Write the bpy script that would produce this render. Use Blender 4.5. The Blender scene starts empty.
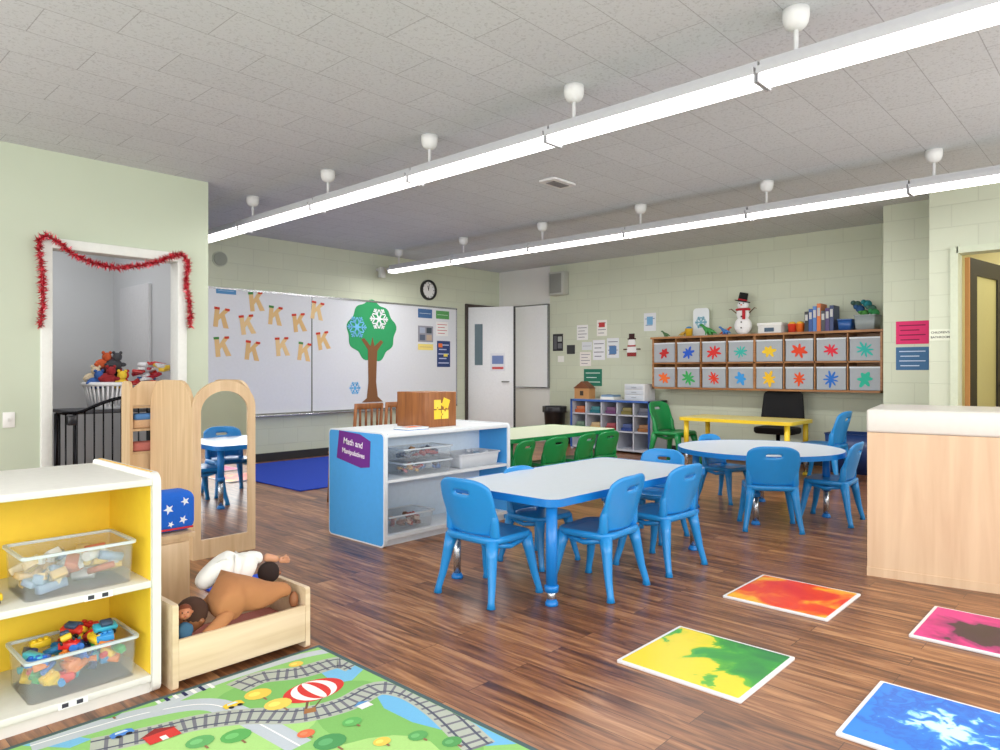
import bpy, bmesh, math, random
from mathutils import Vector, Matrix
random.seed(7)
scene = bpy.context.scene
C = scene.collection
PI = math.pi
H = 1.2; FL = 700.0; TH = math.radians(47.1); HY = 371.0
Fx, Fy = math.sin(TH), math.cos(TH)
Rx, Ry = math.cos(TH), -math.sin(TH)

def P(px, py, z=0.0):
    d = (H-z)*FL/(py-HY); r = (px-500)/FL
    return Vector((d*(Fx+r*Rx), d*(Fy+r*Ry), z))
def onA(px, py, X):
    r = (px-500)/FL; d = X/(Fx+r*Rx)
    return d*(Fy+r*Ry), H-(py-HY)*d/FL
def onB(px, py, Y):
    r = (px-500)/FL; d = Y/(Fy+r*Ry)
    return d*(Fx+r*Rx), H-(py-HY)*d/FL

def lin(c):
    out = []
    for v in c[:3]:
        v = v/255.0
        out.append(v/12.92 if v <= 0.04045 else ((v+0.055)/1.055)**2.4)
    return tuple(out)+(1.0,)

# ---------------------------------------------------------------- materials
MATS = {}
def base_mat(name, rough=0.5, metal=0.0, alpha=1.0, noise=0.06, nscale=30.0, bump=0.0, spec=0.5):
    m = bpy.data.materials.new(name); m.use_nodes = True
    nt = m.node_tree; N = nt.nodes; L = nt.links
    b = N['Principled BSDF']
    b.inputs['Roughness'].default_value = rough
    b.inputs['Metallic'].default_value = metal
    b.inputs['Alpha'].default_value = alpha
    b.inputs['Specular IOR Level'].default_value = spec
    return m, nt, N, L, b
def tint(nt, N, L, b, colsock, noise, nscale, bump):
    tc = N.new('ShaderNodeTexCoord'); nz = N.new('ShaderNodeTexNoise')
    nz.inputs['Scale'].default_value = nscale; nz.inputs['Detail'].default_value = 3
    L.new(tc.outputs['Object'], nz.inputs['Vector'])
    mr = N.new('ShaderNodeMapRange'); mr.inputs['To Min'].default_value = 1-noise; mr.inputs['To Max'].default_value = 1+noise
    L.new(nz.outputs['Fac'], mr.inputs['Value'])
    mul = N.new('ShaderNodeVectorMath'); mul.operation = 'SCALE'
    if isinstance(colsock, tuple): mul.inputs[0].default_value = colsock[:3]
    else: L.new(colsock, mul.inputs[0])
    L.new(mr.outputs['Result'], mul.inputs['Scale'])
    L.new(mul.outputs['Vector'], b.inputs['Base Color'])
    if bump:
        bp = N.new('ShaderNodeBump'); bp.inputs['Strength'].default_value = bump; bp.inputs['Distance'].default_value = 0.004
        L.new(nz.outputs['Fac'], bp.inputs['Height']); L.new(bp.outputs['Normal'], b.inputs['Normal'])
def painted(name, rough=0.5, metal=0.0, alpha=1.0, noise=0.06, nscale=30.0, bump=0.0):
    m, nt, N, L, b = base_mat(name, rough, metal, alpha)
    a = N.new('ShaderNodeAttribute'); a.attribute_name = 'Col'
    tint(nt, N, L, b, a.outputs['Color'], noise, nscale, bump)
    return m
def solid(col, rough=0.5, metal=0.0, noise=0.05, nscale=30, bump=0.0):
    k = ('s', tuple(col), rough, metal, bump)
    if k not in MATS:
        m, nt, N, L, b = base_mat('solid_%d_%d_%d' % tuple(col[:3]), rough, metal)
        tint(nt, N, L, b, lin(col), noise, nscale, bump)
        MATS[k] = m
    return MATS[k]
M_PAINT = painted('painted_matte', 0.55)
M_PLAST = painted('moulded_plastic', 0.3, noise=0.04)
M_PAPER = painted('paper', 0.8, noise=0.03)
M_CLOTH = painted('cloth', 0.95, noise=0.12, nscale=120, bump=0.4)
M_METAL = painted('metal', 0.25, metal=0.9, noise=0.03)
M_CLEAR = painted('clear_plastic', 0.1, alpha=0.14, noise=0.02)
M_FROST = painted('frosted_plastic', 0.3, alpha=0.72, noise=0.03)
M_CARPET = painted('rug_pile', 0.95, noise=0.08, nscale=220, bump=0.2)
M_TINSEL = painted('tinsel', 0.3, metal=0.5, noise=0.1)

def wood_mat(name, c1, c2, rough=0.45, axis='X', scale=6.0):
    m, nt, N, L, b = base_mat(name, rough)
    tc = N.new('ShaderNodeTexCoord'); mp = N.new('ShaderNodeMapping')
    s = {'X': (0.6, 8, 8), 'Y': (8, 0.6, 8), 'Z': (8, 8, 0.6)}[axis]
    mp.inputs['Scale'].default_value = s
    nz = N.new('ShaderNodeTexNoise'); nz.inputs['Scale'].default_value = scale; nz.inputs['Detail'].default_value = 5; nz.inputs['Distortion'].default_value = 0.6
    cr = N.new('ShaderNodeValToRGB'); cr.color_ramp.elements[0].position = 0.3; cr.color_ramp.elements[1].position = 0.7
    cr.color_ramp.elements[0].color = lin(c1); cr.color_ramp.elements[1].color = lin(c2)
    L.new(tc.outputs['Object'], mp.inputs['Vector']); L.new(mp.outputs['Vector'], nz.inputs['Vector'])
    L.new(nz.outputs['Fac'], cr.inputs['Fac']); L.new(cr.outputs['Color'], b.inputs['Base Color'])
    return m
M_PLY = wood_mat('birch_ply', (202, 168, 126), (222, 192, 152), 0.4, 'Z', 3)
M_PLYX = wood_mat('birch_ply_long', (214, 188, 152), (232, 210, 178), 0.4, 'X', 3)
M_DESK = wood_mat('desk_maple', (212, 178, 144), (226, 196, 162), 0.35, 'Z', 2)
M_BROWN = wood_mat('brown_wood', (126, 72, 34), (166, 104, 54), 0.45, 'Z', 4)
M_OAK = wood_mat('oak_wood', (146, 94, 52), (182, 130, 80), 0.4, 'Y', 4)

def wall_mat(name, col, block=True, mortar=0.95):
    m, nt, N, L, b = base_mat(name, 0.55)
    g = N.new('ShaderNodeNewGeometry'); sp = N.new('ShaderNodeSeparateXYZ'); ad = N.new('ShaderNodeMath'); ad.operation = 'ADD'
    cb = N.new('ShaderNodeCombineXYZ')
    L.new(g.outputs['Position'], sp.inputs[0]); L.new(sp.outputs['X'], ad.inputs[0]); L.new(sp.outputs['Y'], ad.inputs[1])
    L.new(ad.outputs[0], cb.inputs['X']); L.new(sp.outputs['Z'], cb.inputs['Y'])
    nz = N.new('ShaderNodeTexNoise'); nz.inputs['Scale'].default_value = 1.5; nz.inputs['Detail'].default_value = 4
    L.new(g.outputs['Position'], nz.inputs['Vector'])
    mr = N.new('ShaderNodeMapRange'); mr.inputs['To Min'].default_value = 0.94; mr.inputs['To Max'].default_value = 1.05
    L.new(nz.outputs['Fac'], mr.inputs['Value'])
    mul = N.new('ShaderNodeVectorMath'); mul.operation = 'SCALE'
    L.new(mr.outputs['Result'], mul.inputs['Scale'])
    if block:
        br = N.new('ShaderNodeTexBrick'); br.inputs['Scale'].default_value = 1.0
        br.inputs['Brick Width'].default_value = 0.43; br.inputs['Row Height'].default_value = 0.215
        br.inputs['Mortar Size'].default_value = 0.006; br.inputs['Mortar Smooth'].default_value = 0.6
        br.inputs['Color1'].default_value = lin(col); br.inputs['Color2'].default_value = lin([c*0.985 for c in col])
        br.inputs['Mortar'].default_value = lin([c*mortar for c in col])
        L.new(cb.outputs[0], br.inputs['Vector']); L.new(br.outputs['Color'], mul.inputs[0])
        bp = N.new('ShaderNodeBump'); bp.inputs['Strength'].default_value = 0.35; bp.inputs['Distance'].default_value = 0.004; bp.invert = True
        L.new(br.outputs['Fac'], bp.inputs['Height']); L.new(bp.outputs['Normal'], b.inputs['Normal'])
    else:
        mul.inputs[0].default_value = lin(col)[:3]
    L.new(mul.outputs[0], b.inputs['Base Color'])
    return m
W_GREEN = wall_mat('green_block_wall', (206, 212, 190))
W_GREEN_L = wall_mat('green_plaster_wall', (196, 206, 184), False)
W_WHITE = wall_mat('white_wall', (222, 222, 218), False)
W_GREY = wall_mat('grey_wall', (212, 214, 218), False)
W_TAN = wall_mat('tan_wall', (236, 226, 178), False)

def floor_mat():
    m, nt, N, L, b = base_mat('wood_plank_floor', 0.3, spec=0.5)
    g = N.new('ShaderNodeNewGeometry'); sp = N.new('ShaderNodeSeparateXYZ'); cb = N.new('ShaderNodeCombineXYZ')
    L.new(g.outputs['Position'], sp.inputs[0]); L.new(sp.outputs['Y'], cb.inputs['X']); L.new(sp.outputs['X'], cb.inputs['Y'])
    br = N.new('ShaderNodeTexBrick'); br.inputs['Scale'].default_value = 1
    br.inputs['Brick Width'].default_value = 1.15; br.inputs['Row Height'].default_value = 0.115; br.offset = 0.37
    br.inputs['Mortar Size'].default_value = 0.0012; br.inputs['Color1'].default_value = (0, 0, 0, 1); br.inputs['Color2'].default_value = (1, 1, 1, 1)
    br.inputs['Mortar'].default_value = (0.5, 0.5, 0.5, 1)
    L.new(cb.outputs[0], br.inputs['Vector'])
    mp = N.new('ShaderNodeMapping'); mp.inputs['Scale'].default_value = (1.1, 12, 1)
    L.new(cb.outputs[0], mp.inputs['Vector'])
    off = N.new('ShaderNodeVectorMath'); off.operation = 'MULTIPLY_ADD'
    L.new(br.outputs['Color'], off.inputs[0]); off.inputs[1].default_value = (7, 13, 5); L.new(mp.outputs[0], off.inputs[2])
    nz = N.new('ShaderNodeTexNoise'); nz.inputs['Scale'].default_value = 2.0; nz.inputs['Detail'].default_value = 6; nz.inputs['Roughness'].default_value = 0.58; nz.inputs['Distortion'].default_value = 1.0
    L.new(off.outputs[0], nz.inputs['Vector'])
    mix = N.new('ShaderNodeMath'); mix.operation = 'MULTIPLY_ADD'; mix.inputs[1].default_value = 0.17
    s2 = N.new('ShaderNodeSeparateColor'); L.new(br.outputs['Color'], s2.inputs[0]); L.new(s2.outputs[0], mix.inputs[0]); L.new(nz.outputs['Fac'], mix.inputs[2])
    cr = N.new('ShaderNodeValToRGB'); e = cr.color_ramp.elements
    e[0].position = 0.38; e[0].color = lin((80, 48, 30)); e[1].position = 0.82; e[1].color = lin((196, 144, 98))
    x = e.new(0.51); x.color = lin((122, 77, 47)); x = e.new(0.64); x.color = lin((156, 104, 66))
    L.new(mix.outputs[0], cr.inputs['Fac'])
    mm = N.new('ShaderNodeMix'); mm.data_type = 'RGBA'; mm.inputs['B'].default_value = lin((62, 38, 26))
    L.new(br.outputs['Fac'], mm.inputs['Factor']); L.new(cr.outputs[0], mm.inputs['A'])
    L.new(mm.outputs['Result'], b.inputs['Base Color'])
    bp = N.new('ShaderNodeBump'); bp.inputs['Strength'].default_value = 0.06; bp.inputs['Distance'].default_value = 0.003
    L.new(nz.outputs['Fac'], bp.inputs['Height']); L.new(bp.outputs['Normal'], b.inputs['Normal'])
    return m
def ceil_mat():
    m, nt, N, L, b = base_mat('acoustic_tile_ceiling', 0.85, spec=0.2)
    g = N.new('ShaderNodeNewGeometry')
    br = N.new('ShaderNodeTexBrick'); br.inputs['Scale'].default_value = 1; br.offset = 0.5
    br.inputs['Brick Width'].default_value = 0.66; br.inputs['Row Height'].default_value = 0.33
    br.inputs['Mortar Size'].default_value = 0.0026; br.inputs['Color1'].default_value = lin((212, 216, 220)); br.inputs['Color2'].default_value = lin((208, 212, 216)); br.inputs['Mortar'].default_value = lin((172, 175, 179))
    L.new(g.outputs['Position'], br.inputs['Vector'])
    nz = N.new('ShaderNodeTexNoise'); nz.inputs['Scale'].default_value = 55; nz.inputs['Detail'].default_value = 4; nz.inputs['Roughness'].default_value = 0.7
    L.new(g.outputs['Position'], nz.inputs['Vector'])
    mr = N.new('ShaderNodeMapRange'); mr.inputs['From Min'].default_value = 0.36; mr.inputs['From Max'].default_value = 0.47; mr.inputs['To Min'].default_value = 0.80; mr.inputs['To Max'].default_value = 1.0
    L.new(nz.outputs['Fac'], mr.inputs['Value'])
    mul = N.new('ShaderNodeVectorMath'); mul.operation = 'SCALE'
    L.new(br.outputs['Color'], mul.inputs[0]); L.new(mr.outputs[0], mul.inputs['Scale']); L.new(mul.outputs[0], b.inputs['Base Color'])
    return m
def blob_mat(name, stops, scale=3.0, seed=0.0, radial=1.0, cx=0.0, cy=0.0, detail=2.5):
    m, nt, N, L, b = base_mat(name, 0.3)
    tc = N.new('ShaderNodeTexCoord'); mp = N.new('ShaderNodeMapping'); mp.inputs['Location'].default_value = (seed, seed*0.7, 0)
    nz = N.new('ShaderNodeTexNoise'); nz.inputs['Scale'].default_value = scale; nz.inputs['Detail'].default_value = detail; nz.inputs['Roughness'].default_value = 0.5; nz.inputs['Distortion'].default_value = 0.8
    L.new(tc.outputs['Object'], mp.inputs['Vector']); L.new(mp.outputs[0], nz.inputs['Vector'])
    sub = N.new('ShaderNodeVectorMath'); sub.operation = 'SUBTRACT'; sub.inputs[1].default_value = (cx, cy, 0)
    L.new(tc.outputs['Object'], sub.inputs[0])
    ln = N.new('ShaderNodeVectorMath'); ln.operation = 'LENGTH'; L.new(sub.outputs[0], ln.inputs[0])
    ma = N.new('ShaderNodeMath'); ma.operation = 'MULTIPLY_ADD'; ma.inputs[1].default_value = radial
    L.new(ln.outputs['Value'], ma.inputs[0]); L.new(nz.outputs['Fac'], ma.inputs[2])
    cr = N.new('ShaderNodeValToRGB'); e = cr.color_ramp.elements
    while len(e) > 1: e.remove(e[-1])
    e[0].position = stops[0][0]; e[0].color = lin(stops[0][1])
    for p, c in stops[1:]:
        x = e.new(p); x.color = lin(c)
    L.new(ma.outputs[0], cr.inputs['Fac']); L.new(cr.outputs[0], b.inputs['Base Color'])
    return m
def emis(col, s):
    m = bpy.data.materials.new('lamp_lens'); m.use_nodes = True; b = m.node_tree.nodes['Principled BSDF']
    b.inputs['Base Color'].default_value = lin(col); b.inputs['Emission Color'].default_value = lin(col); b.inputs['Emission Strength'].default_value = s
    return m

# ---------------------------------------------------------------- mesh builder
class B:
    def __init__(s): s.v = []; s.f = []; s.c = []; s.s = []
    def add(s, vs, fs, col, sm=False, M=None):
        n = len(s.v)
        if M is not None: vs = [M @ Vector(v) for v in vs]
        s.v += [tuple(v) for v in vs]; s.f += [[n+i for i in f] for f in fs]
        s.c += [lin(col)]*len(fs); s.s += [sm]*len(fs); return s
    def box(s, a, b, col=(255, 255, 255), r=0, seg=2, M=None):
        if r <= 0:
            x0, y0, z0 = a; x1, y1, z1 = b
            vs = [(x0,y0,z0),(x1,y0,z0),(x1,y1,z0),(x0,y1,z0),(x0,y0,z1),(x1,y0,z1),(x1,y1,z1),(x0,y1,z1)]
            return s.add(vs, [(0,3,2,1),(4,5,6,7),(0,1,5,4),(1,2,6,5),(2,3,7,6),(3,0,4,7)], col, False, M)
        bm = bmesh.new(); bmesh.ops.create_cube(bm, size=1)
        for v in bm.verts:
            v.co = Vector([(a[i]+b[i])/2 + v.co[i]*(b[i]-a[i]) for i in range(3)])
        bmesh.ops.bevel(bm, geom=list(bm.edges), offset=r, segments=seg, affect='EDGES', profile=0.5)
        return s.frombm(bm, col, True, M)
    def frombm(s, bm, col, sm=False, M=None):
        bm.verts.index_update()
        s.add([v.co.copy() for v in bm.verts], [[v.index for v in f.verts] for f in bm.faces], col, sm, M); bm.free(); return s
    def tube(s, pts, rad, col=(255, 255, 255), n=10, M=None, cap=True, flat=1.0):
        pts = [Vector(p) for p in pts]
        if not isinstance(rad, (list, tuple)): rad = [rad]*len(pts)
        vs = []; fs = []; up = None
        for i, p in enumerate(pts):
            t = (pts[min(i+1, len(pts)-1)] - pts[max(i-1, 0)]).normalized()
            if up is None:
                up = Vector((0, 0, 1)) if abs(t.z) < 0.9 else Vector((0, 1, 0))
            a = t.cross(up)
            if a.length < 1e-4: a = t.cross(Vector((1, 0, 0)))
            a.normalize(); bb = a.cross(t).normalized(); up = bb
            for k in range(n):
                w = 2*PI*k/n; vs.append(p + a*math.cos(w)*rad[i] + bb*math.sin(w)*rad[i]*flat)
        for i in range(len(pts)-1):
            for k in range(n):
                k2 = (k+1) % n; fs.append((i*n+k, i*n+k2, (i+1)*n+k2, (i+1)*n+k))
        m = len(pts)-1
        n0 = len(s.v)
        s.add(vs, fs, col, True, M)
        if cap:
            s.f += [[n0+k for k in range(n)][::-1], [n0+m*n+k for k in range(n)]]; s.c += [lin(col)]*2; s.s += [False]*2
        return s
    def lathe(s, prof, col=(255, 255, 255), n=24, M=None, sm=True):
        vs = []; fs = []
        for r, z in prof:
            for k in range(n):
                w = 2*PI*k/n; vs.append((r*math.cos(w), r*math.sin(w), z))
        for i in range(len(prof)-1):
            for k in range(n):
                k2 = (k+1) % n; fs.append((i*n+k, i*n+k2, (i+1)*n+k2, (i+1)*n+k))
        fs.append(list(range(n))[::-1]); m = (len(prof)-1)*n; fs.append([m+k for k in range(n)])
        return s.add(vs, fs, col, sm, M)
    def ball(s, c, r, col=(255, 255, 255), n=16, M=None):
        if not isinstance(r, (tuple, list)): r = (r, r, r)
        vs = []; fs = []; m = n//2
        for i in range(m+1):
            a = PI*i/m
            for k in range(n):
                w = 2*PI*k/n; vs.append((c[0]+r[0]*max(math.sin(a), .001)*math.cos(w), c[1]+r[1]*max(math.sin(a), .001)*math.sin(w), c[2]+r[2]*math.cos(a)))
        for i in range(m):
            for k in range(n):
                k2 = (k+1) % n; fs.append((i*n+k, (i+1)*n+k, (i+1)*n+k2, i*n+k2))
        return s.add(vs, fs, col, True, M)
    def prism(s, poly, z0, z1, col=(255, 255, 255), M=None, sm=False):
        n = len(poly); vs = [(p[0], p[1], z0) for p in poly]+[(p[0], p[1], z1) for p in poly]
        return s.add(vs, [list(range(n))[::-1], [n+i for i in range(n)]]+[(i, (i+1) % n, n+(i+1) % n, n+i) for i in range(n)], col, False, M)
    def ring(s, outer, inner, z0, z1, col=(255, 255, 255), M=None):
        n = len(outer); vs = [(p[0], p[1], z) for z in (z0, z1) for q in (outer, inner) for p in q]; fs = []
        for i in range(n):
            j = (i+1) % n
            fs += [(i, n+i, n+j, j), (2*n+i, 2*n+j, 3*n+j, 3*n+i), (i, j, 2*n+j, 2*n+i), (n+i, 3*n+i, 3*n+j, n+j)]
        return s.add(vs, fs, col, False, M)
    def slab(s, w, d, r, z0, z1, col=(255, 255, 255), bev=0.006, dish=0.0, M=None, cx=0, cy=0):
        rings = []
        for ins, z in ((bev, z0), (0, z0+bev), (0, z1-bev), (bev*.3, z1-bev*.3), (bev, z1)):
            rings.append([(cx+p[0], cy+p[1], z) for p in rrect(w-2*ins, d-2*ins, max(r-ins, .002))])
        if dish:
            rings.append([(cx+p[0], cy+p[1], z1-dish) for p in rrect(w*.7, d*.7, r*.7)])
        n = len(rings[0]); vs = [p for q in rings for p in q]; fs = []
        for i in range(len(rings)-1):
            for k in range(n):
                k2 = (k+1) % n; fs.append((i*n+k, i*n+k2, (i+1)*n+k2, (i+1)*n+k))
        n0 = len(s.v); s.add(vs, fs, col, True, M)
        m = (len(rings)-1)*n
        s.f += [[n0+k for k in range(n)][::-1], [n0+m+k for k in range(n)]]; s.c += [lin(col)]*2; s.s += [False]*2
        return s
    def sheet(s, nu, nv, fn, th, col=(255, 255, 255), hole=None, M=None, colfn=None):
        pts = [[Vector(fn(-1+2*i/nu, j/nv)) for j in range(nv+1)] for i in range(nu+1)]
        vs = []
        for i in range(nu+1):
            for j in range(nv+1):
                a = pts[min(i+1, nu)][j]-pts[max(i-1, 0)][j]; b = pts[i][min(j+1, nv)]-pts[i][max(j-1, 0)]
                nn = a.cross(b).normalized(); vs.append(pts[i][j]+nn*th/2); vs.append(pts[i][j]-nn*th/2)
        ix = lambda i, j, k: (i*(nv+1)+j)*2+k
        on = lambda i, j: 0 <= i < nu and 0 <= j < nv and not (hole and hole(i, j))
        n = len(s.v)
        s.v += [tuple((M @ v) if M is not None else v) for v in vs]
        for i in range(nu):
            for j in range(nv):
                if not on(i, j): continue
                fs = [(ix(i,j,0), ix(i+1,j,0), ix(i+1,j+1,0), ix(i,j+1,0)), (ix(i,j,1), ix(i,j+1,1), ix(i+1,j+1,1), ix(i+1,j,1))]
                for (di, dj, a, b) in ((-1,0,(i,j),(i,j+1)), (1,0,(i+1,j+1),(i+1,j)), (0,-1,(i+1,j),(i,j)), (0,1,(i,j+1),(i+1,j+1))):
                    if not on(i+di, j+dj): fs.append((ix(*a,0), ix(*a,1), ix(*b,1), ix(*b,0))[::-1])
                c = colfn(i, j) if colfn else col
                s.f += [[n+q for q in f] for f in fs]
                s.c += [lin(c)]*len(fs); s.s += [True]*len(fs)
        return s
def rrect(w, d, r, n=5):
    out = []
    for cx, cy, a0 in ((w/2-r, d/2-r, 0), (-w/2+r, d/2-r, PI/2), (-w/2+r, -d/2+r, PI), (w/2-r, -d/2+r, 1.5*PI)):
        for k in range(n+1):
            a = a0+PI/2*k/n; out.append((cx+r*math.cos(a), cy+r*math.sin(a)))
    return out
def circ(r, n=24, cx=0, cy=0, sy=1): return [(cx+r*math.cos(2*PI*k/n), cy+r*sy*math.sin(2*PI*k/n)) for k in range(n)]
def FB(X, Y, z): return Matrix(((1,0,0,X),(0,0,-1,Y),(0,1,0,z),(0,0,0,1)))     # faces -Y
def FA(X, Y, z): return Matrix(((0,0,-1,X),(-1,0,0,Y),(0,1,0,z),(0,0,0,1)))    # faces -X
def T3(x, y, z): return Matrix.Translation((x, y, z))
def RZ(a): return Matrix.Rotation(a, 4, 'Z')

def link(name, b, mat, origin=(0, 0, 0), parent=None, subs=0):
    o_ = Vector(origin)
    me = bpy.data.meshes.new(name); me.from_pydata([tuple(Vector(v)-o_) for v in b.v], [], b.f)
    ca = me.color_attributes.new('Col', 'FLOAT_COLOR', 'CORNER')
    buf = []
    for f, c in zip(b.f, b.c): buf += list(c)*len(f)
    ca.data.foreach_set('color', buf)
    me.polygons.foreach_set('use_smooth', b.s)
    me.update(); me.materials.append(mat)
    o = bpy.data.objects.new(name, me); C.objects.link(o)
    if parent is not None: o.parent = parent
    if subs:
        md = o.modifiers.new('Subdivision', 'SUBSURF'); md.levels = subs; md.render_levels = subs
    return o
def props(o, label, cat, group=None, kind=None):
    if label: o['label'] = label
    if cat: o['category'] = cat
    if group: o['group'] = group
    if kind: o['kind'] = kind
def thing(name, label, cat, loc=(0, 0, 0), rotz=0, group=None):
    o = bpy.data.objects.new(name, None); o.empty_display_size = 0.1; C.objects.link(o)
    o.location = loc; o.rotation_euler = (0, 0, rotz); props(o, label, cat, group); return o
def part(name, b, mat, parent, label=None, subs=0):
    org = Vector(parent.get('_org', tuple(parent.location)))
    o = link(name, b, mat, org, parent, subs)
    o['_org'] = tuple(org)
    if label: o['label'] = label
    return o
def single(name, b, mat, label, cat, group=None, kind=None, subs=0):
    xs = [v[0] for v in b.v]; ys = [v[1] for v in b.v]; zs = [v[2] for v in b.v]
    org = Vector(((min(xs)+max(xs))/2, (min(ys)+max(ys))/2, min(zs)))
    o = link(name, b, mat, org, None, subs); o.location = org; props(o, label, cat, group, kind); return o
def struct(name, b, mat):
    o = link(name, b, mat); o['kind'] = 'structure'; return o
def copy_tree(o, parent=None):
    c = o.copy(); C.objects.link(c); c.parent = parent
    for ch in list(o.children): copy_tree(ch, c)
    return c
def text_part(txt, size, col, M, parent, name='lettering', rough=0.6, align='CENTER'):
    cu = bpy.data.curves.new(name, 'FONT'); cu.body = txt; cu.size = size; cu.align_x = align; cu.align_y = 'CENTER'; cu.extrude = 0.0004; cu.offset = size*.012
    tmp = bpy.data.objects.new('tmp', cu); C.objects.link(tmp)
    dg = bpy.context.evaluated_depsgraph_get(); dg.update()
    me = bpy.data.meshes.new_from_object(tmp.evaluated_get(dg)); bpy.data.objects.remove(tmp)
    org = Vector(parent.get('_org', tuple(parent.location)))
    me.transform(Matrix.Translation(-org) @ M); me.materials.clear(); me.materials.append(solid(col, rough))
    o = bpy.data.objects.new(name, me); C.objects.link(o); o.parent = parent; o['_org'] = tuple(org)
    return o
def skin_mesh(name, verts, edges, radii, mat, parent, levels=2):
    org = Vector(parent.get('_org', tuple(parent.location)))
    me = bpy.data.meshes.new(name); me.from_pydata([tuple(Vector(v)-org) for v in verts], edges, [])
    o = bpy.data.objects.new(name, me); C.objects.link(o)
    md = o.modifiers.new('Skin', 'SKIN'); md.use_smooth_shade = True
    for i, sv in enumerate(me.skin_vertices[0].data):
        r = radii[i]; sv.radius = (r, r) if not isinstance(r, tuple) else r
        sv.use_root = (i == 0)
    s = o.modifiers.new('Sub', 'SUBSURF'); s.levels = levels; s.render_levels = levels
    dg = bpy.context.evaluated_depsgraph_get(); dg.update()
    m2 = bpy.data.meshes.new_from_object(o.evaluated_get(dg)); bpy.data.objects.remove(o)
    m2.materials.clear(); m2.materials.append(mat)
    for p in m2.polygons: p.use_smooth = True
    o = bpy.data.objects.new(name, m2); C.objects.link(o); o.parent = parent; o['_org'] = tuple(org); return o

WHITE = (240, 240, 240)
# ---------------------------------------------------------------- setting
CZ = 2.97
struct('floor', B().box((-2.5, -2.7, -.06), (11, 10.4, 0)), floor_mat())
struct('ceiling', B().box((-2.5, -2.7, CZ), (11, 10.4, CZ+.08)), ceil_mat())
DX0, DX1, DZ = 8.42, 9.14, 2.30
b = B().box((2.95, 8.6, 0), (DX0, 8.75, CZ)).box((DX0, 8.6, DZ), (DX1, 8.75, CZ)).box((DX1, 8.6, 0), (9.4, 8.75, CZ))
struct('wall_back', b, W_GREEN)
struct('wall_corridor', B().box((7.5, 10.2, 0), (10.5, 10.3, CZ)), W_TAN)
struct('wall_right', B().box((9.25, 2.1, 0), (9.4, 8.6, CZ)), W_GREEN)
struct('trim_1', B().box((9.235, 7.44, 0), (9.25, 8.6, CZ)), W_WHITE)
OY1, OY0 = 1.35, 0.35
b = B().box((8.3, 1.58, 0), (9.4, 2.1, CZ)).box((7.85, OY1, 0), (8.0, 1.58, CZ)).box((8.0, 1.4, 0), (8.3, 1.58, CZ))
b.box((7.85, OY0, 2.33), (8.0, OY1, CZ)).box((7.85, -2.6, 0), (8.0, OY0, CZ))
struct('wall_right_near', b, W_GREEN)
struct('wall_bathroom', B().box((10.2, -1.5, 0), (10.3, 2.6, CZ)).box((8.0, -.9, 0), (10.2, -.8, CZ)).box((9.4, 2.1, 0), (10.2, 2.2, CZ)), W_TAN)
b = B().box((-2.5, -2.7, 0), (8.0, -2.55, .9)).box((-2.5, -2.7, 2.6), (8.0, -2.55, CZ))
for x in (-2.5, 0, 2.55, 5.1, 7.6): b.box((x, -2.7, .9), (x+.4, -2.55, 2.6))  # openings added in this unseen wall to let world light in
struct('wall_front', b, W_GREEN_L)
GX0, GX1, GZ = 1.66, 2.67, 2.2
b = B().box((-2.5, 6.48, 0), (GX0, 6.6, CZ)).box((GX1, 6.48, 0), (2.95, 6.6, CZ)).box((GX0, 6.48, GZ), (GX1, 6.6, CZ))
struct('wall_left', b, W_GREEN_L)
b = B().box((2.83, 6.6, 0), (2.95, 8.75, CZ)).box((-.6, 8.6, 0), (2.83, 8.75, CZ)).box((-.7, 6.6, 0), (-.6, 8.75, CZ))
struct('wall_closet', b, W_GREY)
tc = (230, 232, 226)
b = B()
b.box((GX0-.07, 6.45, 0), (GX0+.012, 6.62, GZ+.07), tc, .006).box((GX1-.012, 6.45, 0), (GX1+.07, 6.62, GZ+.07), tc, .006).box((GX0, 6.45, GZ-.012), (GX1, 6.62, GZ+.07), tc, .006)
struct('trim_2', b, M_PAINT)
b = B().box((DX0-.05, 8.57, 0), (DX0+.012, 8.76, DZ+.05), (70, 62, 58)).box((DX1-.012, 8.57, 0), (DX1+.05, 8.76, DZ+.05), (70, 62, 58)).box((DX0, 8.57, DZ-.012), (DX1, 8.76, DZ+.05), (70, 62, 58))
struct('trim_3', b, M_PAINT)
b = B().box((7.82, OY1-.012, 0), (8.02, OY1+.05, 2.38), (206, 214, 190)).box((7.82, OY0-.06, 0), (8.02, OY0+.012, 2.38), (206, 214, 190)).box((7.82, OY0, 2.318), (8.02, OY1, 2.38), (206, 214, 190))
struct('trim_4', b, M_PAINT)
struct('baseboard_back', B().box((2.95, 8.585, 0), (DX0-.05, 8.6, .11), (40, 40, 44)), M_PAINT)
struct('baseboard_right', B().box((9.235, 2.1, 0), (9.249, 7.43, .11), (40, 40, 44)), M_PAINT)
struct('baseboard_left', B().box((-2.5, 6.465, 0), (GX0-.07, 6.48, .11), (40, 40, 44)).box((GX1+.07, 6.465, 0), (2.95, 6.48, .11), (40, 40, 44)), M_PAINT)

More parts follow.
